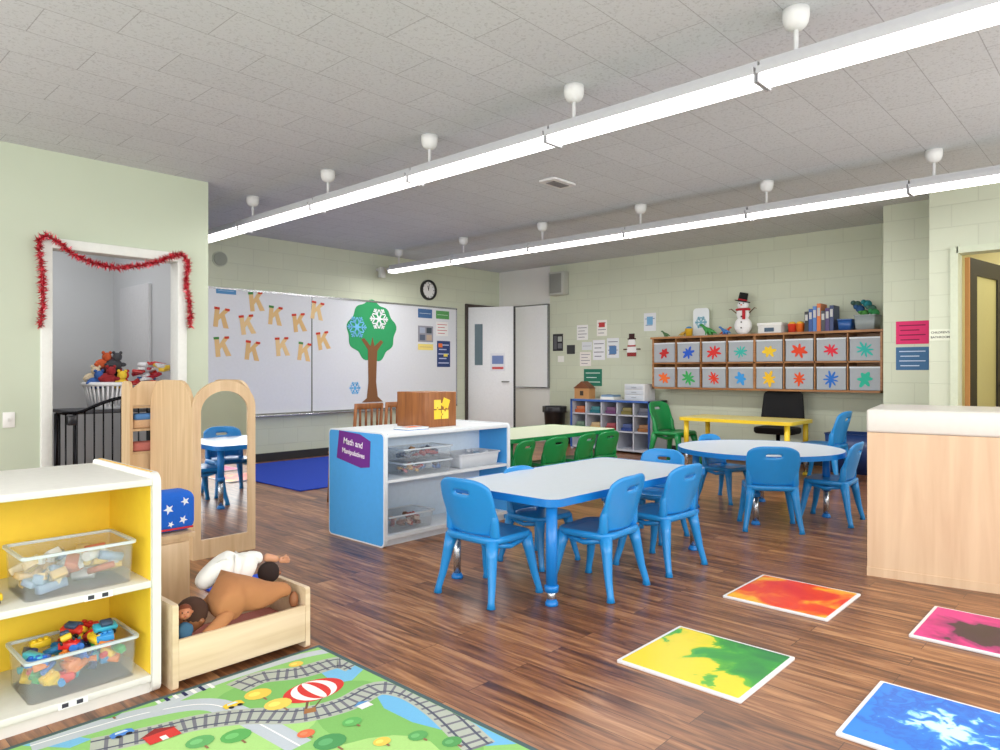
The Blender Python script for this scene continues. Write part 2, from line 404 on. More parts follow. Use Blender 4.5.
# open white door (back wall)
t = bpy.data.objects.new('door_1', None); C.objects.link(t); t['kind'] = 'structure'; t.location = (0, 0, 0)
hx, hy = 8.44, 8.58; ex, ey = 8.80, 7.86
ang = math.atan2(ey-hy, ex-hx); Ld = math.hypot(ex-hx, ey-hy)
M = T3(hx, hy, 0) @ RZ(ang)
part('door_leaf', B().box((0, -.02, .01), (Ld, .02, 2.29), (240, 242, 244), .004, 1, M), M_PAINT, t)
part('window_pane', B().box((.12, -.026, 1.3), (.26, .026, 2.0), (100, 120, 128), 0, 1, M), M_PLAST, t)
part('notice', B().box((.40, -.024, 1.2), (.66, -.0205, 1.5), (230, 232, 238), 0, 1, M).box((.43, -.026, 1.32), (.63, -.0245, 1.46), (120, 140, 190), 0, 1, M).box((.43, -.026, 1.23), (.63, -.0245, 1.27), (210, 90, 90), 0, 1, M), M_PAPER, t)
part('handle', B().tube([(Ld-.08, -.02, 1.02), (Ld-.08, -.07, 1.02), (Ld-.19, -.075, 1.02)], .011, (150, 150, 150), 8, M), M_METAL, t)
part('edge_strip', B().box((Ld, -.021, .01), (Ld+.025, .021, 2.29), (40, 40, 42), 0, 1, M), M_PAINT, t)
# bathroom door, swung open into the bathroom: dark frame with glass
t = bpy.data.objects.new('door_2', None); C.objects.link(t); t['kind'] = 'structure'
M = T3(8.05, 1.30, 0) @ RZ(math.radians(-9)) @ Matrix(((1,0,0,0),(0,0,-1,0),(0,1,0,0),(0,0,0,1)))
part('door_frame', B().ring([(.02, .01), (.92, .01), (.92, 2.3), (.02, 2.3)], [(.2, .35), (.78, .35), (.78, 2.14), (.2, 2.14)], -.02, .02, (30, 26, 26), M), M_PAINT, t)
part('window_pane', B().box((.19, .34, -.005), (.79, 2.15, .005), (190, 184, 130), 0, 1, M), M_PLAST, t)
part('edge_strip', B().box((-.01, .01, -.018), (.02, 2.3, .018), (190, 134, 76), 0, 1, M), M_PAINT, t)
part('handle', B().tube([(.85, 1.05, .02), (.85, 1.05, .07), (.75, 1.05, .07)], .012, (170, 170, 170), 8, M), M_METAL, t)

# ---------------------------------------------------------------- ceiling lights
M_LENS = emis((255, 252, 248), 4.5)
def light_proto():
    t = thing('ceiling_light', '', 'ceiling light')
    L_ = 1.34
    hc = (190, 191, 194)
    b = B().box((-.05, 0, .07), (.05, L_, .115), hc).box((-.1, 0, .045), (.1, L_, .07), hc).box((-.1, 0, .034), (-.094, L_, .045), hc).box((.094, 0, .034), (.1, L_, .045), hc)
    b.box((-.08, -.003, -.002), (.08, .006, .072), (175, 176, 180)).box((-.08, L_-.006, -.002), (.08, L_+.003, .072), (175, 176, 180))
    part('housing', b, M_PAINT, t)
    pr = [(.078, .045), (.078, .026), (.064, .01), (.042, .003), (-.042, .003), (-.064, .01), (-.078, .026), (-.078, .045)]
    Mx = Matrix(((1,0,0,0),(0,0,1,0),(0,1,0,0),(0,0,0,1)))
    part('lens', B().prism(pr, .012, L_-.012, (255, 255, 255), Mx), M_LENS, t)
    part('stem', B().tube([(0, -.16+L_, .1), (0, -.16+L_, .28)], .012, (215, 215, 215), 8), M_PAINT, t)
    part('canopy', B().lathe([(.015, .228), (.03, .232), (.048, .246), (.058, .266), (.062, .29), (.062, .329)], (226, 226, 224), 24, T3(0, -.16+L_, 0)), M_PAINT, t)
    return t
LP = light_proto(); first = True
ordn = ['farthest', 'second farthest', 'third farthest', 'fourth farthest', 'fifth farthest', 'sixth farthest', 'seventh farthest']
for X, rn, cnt in ((3.5, 'near row above the blue table', 7), (6.48, 'far row above the round table', 6)):
    for k in range(cnt):
        o = LP if first else copy_tree(LP); first = False
        o.location = (X, 8.2-1.353*(k+1)+.01, 2.64)
        o['label'] = 'fluorescent tube light, %s one in the %s' % (ordn[k], rn)
        o['group'] = 'hanging fluorescent ceiling lights'
t = thing('ceiling_vent', 'small flat white vent cover on the ceiling between the two light rows', 'ceiling vent', (5.17, 4.07, 2.95))
part('cover', B().slab(.34, .2, .03, 2.95, 2.97, (225, 225, 225), .004, 0, None, 5.17, 4.07), M_PAINT, t)
part('grille', B().box((5.06, 4.02, 2.944), (5.28, 4.12, 2.95), (120, 120, 122)), M_PAINT, t)

# ---------------------------------------------------------------- whiteboard
YB = 8.56
t = thing('whiteboard', 'long white dry-erase board with aluminium frame along the back wall', 'whiteboard', (5.7, YB, .62))
part('board', B().box((3.3, YB, .64), (8.12, 8.598, 2.23), (224, 227, 233)), M_PLAST, t)
b = B().box((3.28, YB-.012, 2.23), (8.14, 8.6, 2.255), (190, 192, 196)).box((3.28, YB-.012, .615), (8.14, 8.6, .64), (190, 192, 196)).box((8.12, YB-.012, .615), (8.14, 8.6, 2.25), (190, 192, 196)).box((5.35, YB-.002, .64), (5.37, 8.598, 2.23), (170, 172, 176))
part('frame', b, M_METAL, t)
part('tray', B().box((3.4, YB-.07, .60), (8.0, YB-.012, .617), (190, 192, 196), .004), M_METAL, t)
YP = YB-.0002
def K_poly(s):
    p = [(-.42,-.5),(-.14,-.5),(-.14,-.14),(.0,.0),(.2,-.5),(.52,-.5),(.2,.2),(.5,.5),(.16,.5),(-.14,.16),(-.14,.5),(-.42,.5)]
    return [(a*s*.9, c*s) for a, c in p]
ks = [(256,302,6,'upper row, highest one beside the blue strip'),(221,318,-6,'upper row, leftmost'),(247,325,8,'upper row, second from the left and lower'),(275,316,-5,'upper row, middle'),(299,323,7,'upper row, second from the right'),(317,311,-8,'upper row, rightmost'),
      (222,347,5,'lower row, leftmost'),(252,351,-6,'lower row, second from the left'),(282,347,4,'lower row, middle'),(304,352,-7,'lower row, second from the right'),(323,341,9,'lower row, rightmost')]
for i, (px, py, a, pos) in enumerate(ks):
    X, z = onB(px, py, YP); s = .24
    M = FB(X, YP, z) @ RZ(math.radians(a))
    b = B().prism(K_poly(s), 0, .003, [(232, 196, 138), (226, 188, 130), (236, 204, 150)][i % 3], M)
    c1 = (206, 60, 40) if i % 3 else (70, 140, 70)
    b.box((-.1, .1, .003), (-.03, .13, .005), c1, 0, 1, M).box((.04, .1, .003), (.1, .13, .005), (206, 60, 40), 0, 1, M)
    single('paper_letter', b, M_PAPER, 'tan paper letter K craft on the whiteboard, '+pos, 'paper letter', 'paper letter K crafts on the whiteboard')
# tree
X0, z0 = onB(372, 333, YP)
t = thing('paper_tree', 'large green and brown paper tree stuck on the whiteboard', 'paper tree', (X0, YP, onB(372, 402, YP)[1]))
pts = []
for k in range(72):
    a = 2*PI*k/72; r = .43+.022*math.sin(a*9)+.015*math.sin(a*4+1)
    pts.append((r*math.cos(a), r*math.sin(a)*1.02))
part('crown', B().prism(pts, 0, .006, (46, 158, 98), FB(X0, YP, z0+.03)), M_PAPER, t)
zt = onB(372, 402, YP)[1]-z0
tr = [(-.19, zt), (-.1, zt+.06), (-.07, zt+.3), (-.08, -.25), (-.2, -.1), (-.15,-.08), (-.03, -.2), (0, -.06), (.04, -.2), (.16, -.1), (.2,-.13), (.09, -.27), (.07, zt+.3), (.1, zt+.08), (.2, zt)]
part('trunk', B().prism(tr, .0065, .01, (132, 88, 54), FB(X0, YP, z0)), M_PAPER, t)
def flake(r, col, M, z=0.0, th=.003, w=.012, arms=6):
    b = B()
    for k in range(arms):
        a = 2*PI*k/arms; R = M @ RZ(a)
        b.box((0, -w/2, z), (r, w/2, z+th), col, 0, 1, R)
        for q in (.45, .72):
            for sg in (1, -1):
                R2 = R @ T3(r*q, 0, 0) @ RZ(sg*PI/3.4)
                b.box((0, -w*.35, z), (r*(1.05-q)*.8, w*.35, z+th), col, 0, 1, R2)
    b.prism(circ(r*.22, 12), z, z+th*1.2, col, M)
    return b
for px, py, r, col, lab in ((357, 327, .17, (120, 196, 240), 'light blue paper snowflake on the left of the tree crown'), (379, 319, .17, (244, 246, 250), 'white paper snowflake on the right of the tree crown'), (355, 388, .10, (90, 180, 235), 'small blue paper snowflake left of the tree trunk')):
    yy = YP-.0105 if py < 350 else YP
    X, z = onB(px, py, yy); single('paper_snowflake', flake(r, col, FB(X, yy, z), 0, .003, r*.15), M_PAPER, lab, 'snowflake', 'paper snowflakes by the paper tree')
# posters
def poster(face, px0, py0, px1, py1, plane, col, label, lines=3, lc=(120, 120, 130), blocks=(), cat='notice', group=None, name='paper_notice', text=None):
    fn = onB if face == 'B' else onA
    u0, _ = fn(px0, py0, plane); u1, _ = fn(px1, py0, plane); _, zb = fn((px0+px1)/2, py1, plane); _, zt_ = fn((px0+px1)/2, py0, plane)
    uc = (u0+u1)/2; w = abs(u1-u0); h = zt_-zb; zc = (zt_+zb)/2
    M = FB(uc, plane, zc) if face == 'B' else FA(plane, uc, zc)
    b = B().box((-w/2, -h/2, 0), (w/2, h/2, .003), col, 0, 1, M)
    for k in range(lines):
        yy = h/2-h*(k+.9)/(lines+.8); ww = w*(.36 if k % 2 else .4)
        b.box((-ww, yy-h*.02, .003), (ww*(1 if k % 2 == 0 else .6), yy+h*.02, .0036), lc, 0, 1, M)
    for (x0, y0, x1, y1, c) in blocks:
        b.box((-w/2+x0*w, -h/2+y0*h, .0036), (-w/2+x1*w, -h/2+y1*h, .0044), c, 0, 1, M)
    return single(name, b, M_PAPER, label, cat, group)
poster('B', 216, 288, 236, 294, YP, (90, 150, 200), 'narrow blue paper strip at the top left of the whiteboard', 1, (230, 240, 250))
poster('B', 418, 309, 432, 318, YP, (70, 110, 160), 'small blue card above the grey photo sheet on the whiteboard', 1, (220, 230, 240))
poster('B', 418, 326, 433, 342, YP, (150, 150, 160), 'grey photo sheet near the right end of the whiteboard', 0, blocks=((.1,.1,.45,.45,(90,100,120)),(.55,.1,.9,.45,(190,170,150)),(.1,.55,.45,.9,(170,180,200)),(.55,.55,.9,.9,(70,80,90))))
poster('B', 418, 344, 433, 350, YP, (245, 225, 130), 'thin yellow strip under the grey photo sheet', 1)
poster('B', 436, 311, 449, 319, YP, (90, 160, 90), 'small green card at the top right of the whiteboard', 1, (230, 240, 230))
poster('B', 436, 322, 448, 336, YP, (240, 240, 240), 'white word list near the right end of the whiteboard', 4, (200, 70, 70))
poster('B', 437, 341, 450, 367, YP, (46, 66, 120), 'dark blue pocket chart at the right end of the whiteboard', 5, (190, 200, 230), blocks=((.1,.75,.4,.9,(230,120,60)),(.5,.4,.8,.5,(240,220,90))))
# clock
Xc, zc = onB(429, 290, 8.57)
t = thing('wall_clock', 'round black-rimmed wall clock above the whiteboard', 'clock', (Xc, 8.6, zc-.16))
M = FB(Xc, 8.6, zc)
part('rim', B().ring(circ(.165, 40), circ(.132, 40), 0, .04, (28, 28, 30), M), M_PLAST, t)
fb = B().prism(circ(.137, 40), 0, .015, (238, 238, 235), M)
for k in range(12):
    fb.box((-.005, .105, .015), (.005, .125, .0165), (30, 30, 30), 0, 1, M @ RZ(-k*PI/6))
part('dial', fb, M_PAPER, t)
part('hour_hand', B().box((-.006, -.01, .018), (.006, .07, .02), (20, 20, 20), 0, 1, M @ RZ(-PI*1.93)), M_PLAST, t)
part('minute_hand', B().box((-.004, -.01, .021), (.004, .1, .023), (20, 20, 20), 0, 1, M @ RZ(-PI*.05)), M_PLAST, t)
Xc, zc = onB(220, 259, 8.59)
b = B().prism(circ(.085, 28), 0, .03, (150, 156, 142), FB(Xc, 8.6, zc)).ring(circ(.1, 28), circ(.084, 28), 0, .015, (190, 196, 178), FB(Xc, 8.6, zc))
single('wall_speaker', b, M_PAINT, 'round grey intercom speaker high on the back wall left of the clock', 'speaker')
Xc, zc = onB(381, 272, 8.5)
t = thing('alarm_device', 'small white alarm device near the ceiling above the whiteboard', 'alarm device', (Xc, 8.6, zc-.1))
part('bracket', B().box((Xc-.02, 8.5, zc+.02), (Xc+.02, 8.6, zc+.06), (210, 210, 205)), M_PAINT, t)
part('body', B().box((Xc-.05, 8.44, zc-.09), (Xc+.05, 8.51, zc+.07), (216, 218, 210), .012), M_PAINT, t)

# ---------------------------------------------------------------- wall A items
XA = 9.2498
Y0, z0 = onA(512, 308, 9.235); Y1, z1 = onA(549, 387, 9.235)
t = thing('small_whiteboard', 'narrow white board on the white painted wall beside the open door', 'whiteboard', (9.22, (Y0+Y1)/2, z1))
part('board', B().box((9.2, Y1, z1), (9.234, Y0, z0), (236, 238, 240)), M_PLAST, t)
M = FA(9.2, (Y0+Y1)/2, (z0+z1)/2); w = (Y0-Y1)/2; h = (z0-z1)/2
part('frame', B().ring([(-w-.02,-h-.02),(w+.02,-h-.02),(w+.02,h+.02),(-w-.02,h+.02)], [(-w,-h),(w,-h),(w,h),(-w,h)], -.035, .01, (150, 150, 154), M), M_METAL, t)
Y0, z0 = onA(560, 284, 9.2)
t = thing('loudspeaker', 'grey boxy loudspeaker mounted high on the green wall near the corner', 'speaker', (9.2, Y0, z0-.19))
part('cabinet', B().box((9.08, Y0-.15, z0-.19), (9.25, Y0+.15, z0+.19), (186, 188, 180), .01), M_PAINT, t)
part('grille', B().box((9.07, Y0-.12, z0-.16), (9.081, Y0+.12, z0+.16), (140, 142, 136), .003), M_PAINT, t)
poster('A', 553, 334, 563, 351, XA, (44, 44, 48), 'black wall telephone panel left of the notices', 0, cat='wall phone', name='wall_phone', blocks=((.1,.1,.4,.9,(90,90,95)),(.5,.55,.9,.85,(170,175,170)),(.5,.15,.9,.45,(110,110,115))))
nn = [(577,325,588,340,(238,238,236),'upper left of the group by the phone, printed list'),(582,342,592,350,(220,224,228),'small grey card below the upper left list'),(597,320,607,336,(240,238,232),'top notice of the middle column with a red stamp'),(593,340,605,360,(235,236,240),'middle white notice with two columns'),(607,338,619,358,(228,232,236),'right-hand white notice of the group with a blue photo'),(580,352,591,366,(236,230,225),'lower left notice just above the green poster')]
for i, (a, b_, c, d, col, lab) in enumerate(nn):
    poster('A', a, b_, c, d, XA, col, 'paper notice on the green wall, '+lab, 4 if i != 1 else 1, (120,120,135), blocks=((.2,.55,.8,.85,(190,60,60)),) if i == 2 else (((.2,.2,.8,.6,(90,130,180)),) if i == 4 else ()), group='notices by the wall phone')
poster('A', 584, 369, 602, 386, XA, (40, 120, 96), 'green poster with white lettering above the grey cubby unit', 3, (225, 240, 230), cat='poster', name='poster')
poster('A', 567, 345, 575, 354, XA, (60, 60, 62), 'small dark thermostat right of the wall phone', 0, cat='thermostat', name='thermostat')
poster('A', 558, 356, 564, 362, XA, (236, 236, 230), 'small white light switch below the wall phone', 0, cat='light switch', name='light_switch')
poster('A', 644, 313, 656, 331, XA, (228, 232, 236), 'white poster with a blue drawing left of the wall cubbies', 2, (120,150,180), blocks=((.25,.35,.75,.8,(120,175,215)),), cat='poster', name='poster')
# small snowman
Yc, zc = onA(632, 346, XA); M = FA(XA, Yc, zc)
b = B().prism(circ(.09, 20, 0, -.07), 0, .01, (240, 240, 240), M).prism(circ(.065, 20, 0, .05), 0, .012, (245, 245, 245), M)
b.box((-.07, .1, 0), (.07, .12, .016), (60, 30, 30), 0, 1, M).box((-.045, .12, 0), (.045, .19, .016), (60, 30, 30), 0, 1, M).box((-.07, -.01, .012), (.07, .012, .018), (170, 40, 40), 0, 1, M)
b.box((-.15,-.06,0),(-.08,-.04,.01),(90,60,40),0,1,M).box((.08,-.06,0),(.15,-.04,.01),(90,60,40),0,1,M)
b.box((-.08,-.16,.01),(.08,-.1,.014),(150,50,50),0,1,M)
single('paper_snowman', b, M_PAPER, 'small paper snowman with a dark hat between the notices and cubbies', 'snowman')

# cubby shelf
cx0, cx1, cy0, cy1, cz0, cz1 = 8.9, 9.249, 2.26, 5.27, .945, 1.685
t = thing('cubby_shelf', 'long oak wall shelf with two rows of eight cubbies holding bins', 'wall shelf', (9.07, (cy0+cy1)/2, cz0))
part('carcass', B().box((cx0, cy0, cz0), (cx1, cy1, cz0+.025)).box((cx0-.02, cy0-.02, cz1-.028), (cx1, cy1+.02, cz1)).box((cx0, cy0, cz0), (cx1, cy0+.025, cz1-.028)).box((cx0, cy1-.025, cz0), (cx1, cy1, cz1-.028)).box((cx1-.012, cy0, cz0), (cx1, cy1, cz1-.028)), M_OAK, t)
part('middle_shelf', B().box((cx0, cy0+.025, 1.3), (cx1-.012, cy1-.025, 1.32)), M_OAK, t)
cw = (cy1-cy0)/8
for k in range(1, 8):
    w = .03 if k == 4 else .014
    part('divider', B().box((cx0, cy0+k*cw-w/2, cz0+.025), (cx1-.012, cy0+k*cw+w/2, cz1-.028)), M_OAK, t)
tops = [(190,40,40),(40,90,200),(215,50,50),(60,180,170),(240,200,50),(225,70,40),(225,50,70),(60,190,180)]
bots = [(235,110,50),(60,170,90),(225,60,40),(60,150,220),(240,190,40),(225,80,30),(40,110,200),(50,190,160)]
names_t = ['dark red','royal blue','scarlet','pale teal','yellow','orange red','rose red','turquoise']
names_b = ['orange','green','vermilion','sky blue','mustard','burnt orange','deep blue','sea green']
def splat(r, seed):
    pts = []; n = 6+(seed*5) % 4; am = .2+.04*(seed % 4)
    for k in range(n*6):
        a = 2*PI*k/(n*6); ph = (k % 6)/6*2*PI
        rr_ = r*(.66+am*math.cos(ph)+.1*math.sin(seed+a*2)+.06*math.sin(seed*3+a*5))
        pts.append((rr_*math.cos(a), rr_*math.sin(a)))
    return pts
for row, (cols, nms, zz) in enumerate(((tops, names_t, 1.322), (bots, names_b, .972))):
    for k in range(8):
        yc = cy1-(k+.5)*cw
        o = thing('storage_bin', 'clear grey bin with %s snowflake, %s row of the wall shelf' % (nms[k], ('upper', 'lower')[row]), 'storage bin', (cx0+.15, yc, zz), 0, 'bins in the wall shelf')
        w = cw/2-.022; hh = .275; gc_ = (188, 194, 202)
        b = B().box((cx0+.01, yc-w, zz), (cx0+.015, yc+w, zz+hh), gc_).box((cx0+.01, yc-w, zz), (cx0+.3, yc+w, zz+.005), gc_).box((cx0+.295, yc-w, zz), (cx0+.3, yc+w, zz+hh), gc_).box((cx0+.015, yc-w, zz), (cx0+.295, yc-w+.004, zz+hh), gc_).box((cx0+.015, yc+w-.004, zz), (cx0+.295, yc+w, zz+hh), gc_)
        part('tub', b, M_FROST, o)
        part('rim', B().box((cx0+.004, yc-w-.004, zz+hh-.014), (cx0+.01, yc+w+.004, zz+hh+.004), (220, 224, 230)), M_PLAST, o)
        part('snowflake_cutout', B().prism(splat(.09+.01*((k+row) % 3), k+row*9), 0, .003, cols[k], FA(cx0+.009, yc, zz+.13) @ RZ(k*.3)), M_PAPER, o)
        single('art_supply', B().box((cx0+.05, yc-w*.7, zz+.007), (cx0+.25, yc+w*.6, zz+.12+.02*((k*3+row) % 4)), [(140,120,110),(110,130,150),(170,160,140),(130,140,120)][(k+row) % 4], .02, 2), M_CLOTH, 'folded bundle inside the bin with the %s snowflake' % nms[k], 'bundle', 'bundles inside the shelf bins')
# things on the cubby top
zt = cz1; XT = 9.05
def yT(px): return onA(px, 330, XT)[0]
def dino(px, col, s, lab, flip=1, dx=-.05):
    y = yT(px); M = T3(XT+dx, y, zt) @ RZ(PI/2*flip)
    t = thing('toy_dinosaur', lab, 'toy dinosaur', (XT+dx, y, zt), 0, 'toys on top of the wall shelf')
    V = [(0,0,.09),(.05,0,.1),(.1,0,.15),(.13,0,.18),(.17,0,.175),(-.06,0,.07),(-.13,0,.03),(.04,.035,.05),(.045,.04,.01),(.04,-.035,.05),(.045,-.04,.01),(-.03,.035,.04),(-.03,.04,.01),(-.03,-.035,.04),(-.03,-.04,.01)]
    E = [(0,1),(1,2),(2,3),(3,4),(0,5),(5,6),(1,7),(7,8),(1,9),(9,10),(0,11),(11,12),(0,13),(13,14)]
    R = [.045,.04,.024,.026,.014,.025,.006,.015,.012,.015,.012,.015,.012,.015,.012]
    skin_mesh('body', [M @ (Vector(v)*s) for v in V], E, [r*s for r in R], solid(col, .4), t)
dino(711, (60, 150, 70), .85, 'green toy dinosaur on top of the wall shelf', 1)
dino(723, (210, 90, 50), .6, 'small orange toy dinosaur on top of the wall shelf', -1, .05)
dino(668, (70, 110, 60), .5, 'tiny dark green toy dinosaur at the left end of the shelf top', 1)
dino(729, (60, 120, 190), .6, 'small blue toy dinosaur beside the snowman on the wall shelf', 1, -.1)
dino(684, (200, 160, 60), .5, 'small yellow toy dinosaur left of the snowflake card', -1, -.05)
y = yT(698); M = FA(XT+.1, y, zt+.2)
b = B().prism(rrect(.24, .4, .05), 0, .01, (232, 238, 240), M); q = flake(.09, (130,190,210), M, .01, .003, .018); b.add(q.v, q.f, (130,190,210))
single('snowflake_card', b, M_PAPER, 'white card with a blue snowflake standing above the cubbies', 'card')
for px, c1, lab in ((691, (225, 180, 50), 'yellow toy tub in front of the snowflake card on the wall shelf'), (794, (225, 70, 50), 'small red toy tub between the white box and the binders'), (802, (240, 120, 50), 'small orange toy tub beside the binders')):
    y = yT(px); b = B().lathe([(.045, 0), (.055, .1), (.06, .105), (.055, .11), (.05, .1)], c1, 18, T3(XT-.06, y, zt)); b.ball((XT-.06, y, zt+.11), (.045, .045, .03), (60, 130, 190) if px < 750 else (240, 190, 60))
    single('toy_tub', b, M_PLAST, lab, 'toy tub')
# big snowman
y = yT(743)
t = thing('snowman_figure', 'white snowman decoration with black top hat and red scarf on the wall shelf', 'snowman', (XT, y, zt))
part('body', B().ball((XT, y, zt+.12), (.06, .12, .12), (244, 244, 244), 24).ball((XT, y, zt+.275), (.05, .09, .09), (244, 244, 244), 24).ball((XT, y, zt+.395), (.05, .075, .07), (246, 246, 246), 24), M_CLOTH, t)
Mh = T3(XT, y+.01, zt+.44) @ Matrix.Rotation(.22, 4, 'X')
part('hat', B().lathe([(.1, 0), (.1, .012), (.06, .014), (.056, .12), (.0, .122)], (28, 28, 30), 24, Mh).lathe([(.062, .014), (.061, .035)], (190, 40, 50), 24, Mh), M_CLOTH, t)
part('scarf', B().tube([(XT+.055*math.cos(a), y+.085*math.sin(a), zt+.335) for a in [2*PI*k/20 for k in range(21)]], .016, (190, 40, 50), 8).box((XT-.08, y-.06, zt+.2), (XT-.06, y-.02, zt+.34), (190, 40, 50), .005), M_CLOTH, t)
part('nose', B().tube([(XT-.04, y, zt+.395), (XT-.11, y-.01, zt+.39)], [.012, .003], (235, 120, 40), 10), M_PLAST, t)
for sg in (-1, 1):
    part('eye', B().ball((XT-.046, y+sg*.026, zt+.415), .009, (20, 20, 20), 10), M_PLAST, t)
    part('arm', B().tube([(XT, y+sg*.08, zt+.28), (XT-.01, y+sg*.16, zt+.35), (XT-.01, y+sg*.19, zt+.34)], [.008, .006, .004], (100, 66, 40), 6), M_PAINT, t)
for k in range(3):
    part('button', B().ball((XT-.058+.004*k, y, zt+.09+.075*k), .011, (20, 20, 20), 10), M_PLAST, t)
y = yT(773)
t = thing('shoe_box', 'white lidded box on the wall shelf right of the snowman', 'box', (XT-.02, y, zt))
part('box_body', B().box((XT-.12, y-.15, zt), (XT+.1, y+.15, zt+.11), (222, 222, 220), .004), M_PAPER, t)
part('lid', B().box((XT-.128, y-.158, zt+.1), (XT+.108, y+.158, zt+.135), (236, 236, 234), .004), M_PAPER, t)
part('label_card', B().box((XT-.13, y-.06, zt+.02), (XT-.1205, y+.06, zt+.07), (80, 100, 120)), M_PAPER, t)
cols = [((34,34,40),'black'),((40,80,150),'blue'),((70,120,190),'light blue'),((215,110,40),'orange'),((60,60,70),'charcoal'),((70,50,110),'purple'),((40,60,110),'navy')]
ya = yT(808); yb = yT(837)
for k, (c, nm) in enumerate(cols):
    y = ya+(yb-ya)*(k+.5)/7; w = abs(yb-ya)/7*.46; hh = .25+.03*((k*5) % 4)
    o = thing('binder', '%s binder standing in the row on top of the wall shelf' % nm, 'binder', (XT, y, zt), 0, 'binders on top of the wall shelf')
    part('cover', B().box((XT-.12, y-w, zt), (XT+.1, y-w+.006, zt+hh), c).box((XT-.12, y+w-.006, zt), (XT+.1, y+w, zt+hh), c).box((XT-.125, y-w, zt), (XT-.118, y+w, zt+hh), c), M_PLAST, o)
    part('pages', B().box((XT-.115, y-w+.007, zt+.006), (XT+.09, y+w-.007, zt+hh-.012), (235, 232, 222)), M_PAPER, o)
    part('spine_label', B().box((XT-.128, y-w*.7, zt+hh*.55), (XT-.1255, y+w*.7, zt+hh*.85), (200, 200, 200)), M_PAPER, o)
def tub(x0, y0, z0, x1, y1, z1, col, mat, lab, cat='storage bin', name='storage_bin', group=None, taper=.9, rimcol=None, label_card=None):
    cx, cy = (x0+x1)/2, (y0+y1)/2; w, d = (x1-x0), (y1-y0); t_ = .004; r = .02
    o = thing(name, lab, cat, (cx, cy, z0), 0, group)
    def rg(k, z, ins): return [(cx+p[0], cy+p[1], z) for p in rrect(w*k-2*ins, d*k-2*ins, r)]
    rings = [rg(taper, z0, 0), rg(1, z1, 0), rg(1, z1, t_), rg(taper, z0+t_, t_)]
    n = len(rings[0]); vs = [p for q in rings for p in q]; fs = []
    for i in range(3):
        for k in range(n):
            k2 = (k+1) % n; fs.append((i*n+k, i*n+k2, (i+1)*n+k2, (i+1)*n+k))
    fs.append(list(range(n))[::-1]); fs.append([3*n+k for k in range(n)])
    part('tub', B().add(vs, fs, col, True), mat, o)
    rc = rimcol or col
    part('rim', B().ring(rrect(w+.016, d+.016, r), rrect(w-.006, d-.006, r), z1-.006, z1+.004, rc, T3(cx, cy, 0)), M_FROST if mat in (M_CLEAR, M_FROST) else mat, o)
    return o
y0 = yT(840); y1 = yT(856); tub(XT-.14, y1+.01, zt, XT+.1, y0-.01, zt+.13, (40, 90, 160), M_PLAST, 'dark blue bin on the wall shelf right of the binders')
y0 = yT(857); y1 = yT(881); tub(XT-.16, y1+.02, zt, XT+.1, y0-.01, zt+.17, (176, 186, 190), M_FROST, 'grey translucent basket of green toys at the right end of the wall shelf', 'basket', 'basket')
for k in range(6):
    yy = y1+.06+.04*k
    cq = [(60,150,90),(80,120,110),(40,130,140),(90,160,80),(50,90,140),(70,100,90)][k]
    b = B().ball((XT-.02+.03*(k % 2), yy, zt+.2+.055*(k % 3)), (.07, .05, .045), cq, 12)
    b.ball((XT-.07+.03*(k % 2), yy+.03, zt+.22+.055*(k % 3)), (.035, .03, .03), cq, 10)
    single('soft_toy', b, M_CLOTH, ['leaf green','grey green','teal','light green','slate blue','olive grey'][k]+' soft toy heaped in the basket on the wall shelf', 'toy', 'toys in the basket on the wall shelf')

# right hand notices on near wall
poster('A', 896, 321, 929, 344, 8.2998, (220, 50, 110), 'bright pink poster with small print left of the bathroom doorway', 4, (110, 20, 60), cat='poster', name='poster')
poster('A', 896, 347, 929, 370, 8.2998, (66, 108, 150), 'blue poster with small print below the pink one', 4, (200, 215, 235), cat='poster', name='poster')
Yc, zc = 1.487, onA(939, 335, 7.847)[1]
o = single('wall_sign', B().box((7.844, Yc-.085, zc-.055), (7.8498, Yc+.09, zc+.055), (222, 226, 208)), M_PAPER, 'bathroom sign in black capitals on the wall beside the right doorway', 'sign')
o['_org'] = tuple(o.location)
text_part("CHILDREN'S", .0285, (10, 10, 10), FA(7.8435, Yc, zc+.024), o); text_part('BATHROOM', .0285, (10, 10, 10), FA(7.8435, Yc, zc-.022), o)

# ---------------------------------------------------------------- furniture : chairs
def make_chair(name, label, col):
    t = thing(name, label, 'chair')
    part('seat', B().slab(.385, .35, .08, .305, .345, col, .013, .012), M_PLAST, t)
    def fn(u, v):
        z = .345+.30*v - .045*abs(u)**4*v
        w = .166+.028*math.sin(min(1, v*1.25)*PI/2)-.018*max(0, v-.75)*4*.6
        return (u*w, -.148-.078*v+.045*u*u, z)
    part('backrest', B().sheet(14, 14, fn, .022, col, lambda i, j: 5 <= i <= 8 and j == 10), M_PLAST, t, subs=1)
    for sx in (-1, 1):
        part('back_post', B().tube([(sx*.158, -.10, .325), (sx*.162, -.125, .36), (sx*.166, -.128, .43), (sx*.172, -.15, .50)], [.024, .028, .022, .01], col, 10), M_PLAST, t)
    for sx, sy in ((-1, 1), (1, 1), (-1, -1), (1, -1)):
        p = [(sx*.15, sy*.13, .32), (sx*.163, sy*.146, .24), (sx*.183, sy*.167, .11), (sx*.197, sy*.187, .03), (sx*.199, sy*.19, 0)]
        part('leg', B().tube(p, [.037, .029, .021, .018, .023], col, 12), M_PLAST, t)
    for sx in (-1, 1):
        part('side_rail', B().tube([(sx*.15, .13, .305), (sx*.157, 0, .278), (sx*.15, -.13, .305)], [.018, .015, .018], col, 8), M_PLAST, t)
    return t
BLUE = (34, 140, 212); GREEN = (20, 136, 70)
blue = make_chair('child_chair', '', BLUE); green = make_chair('child_chair', '', GREEN)
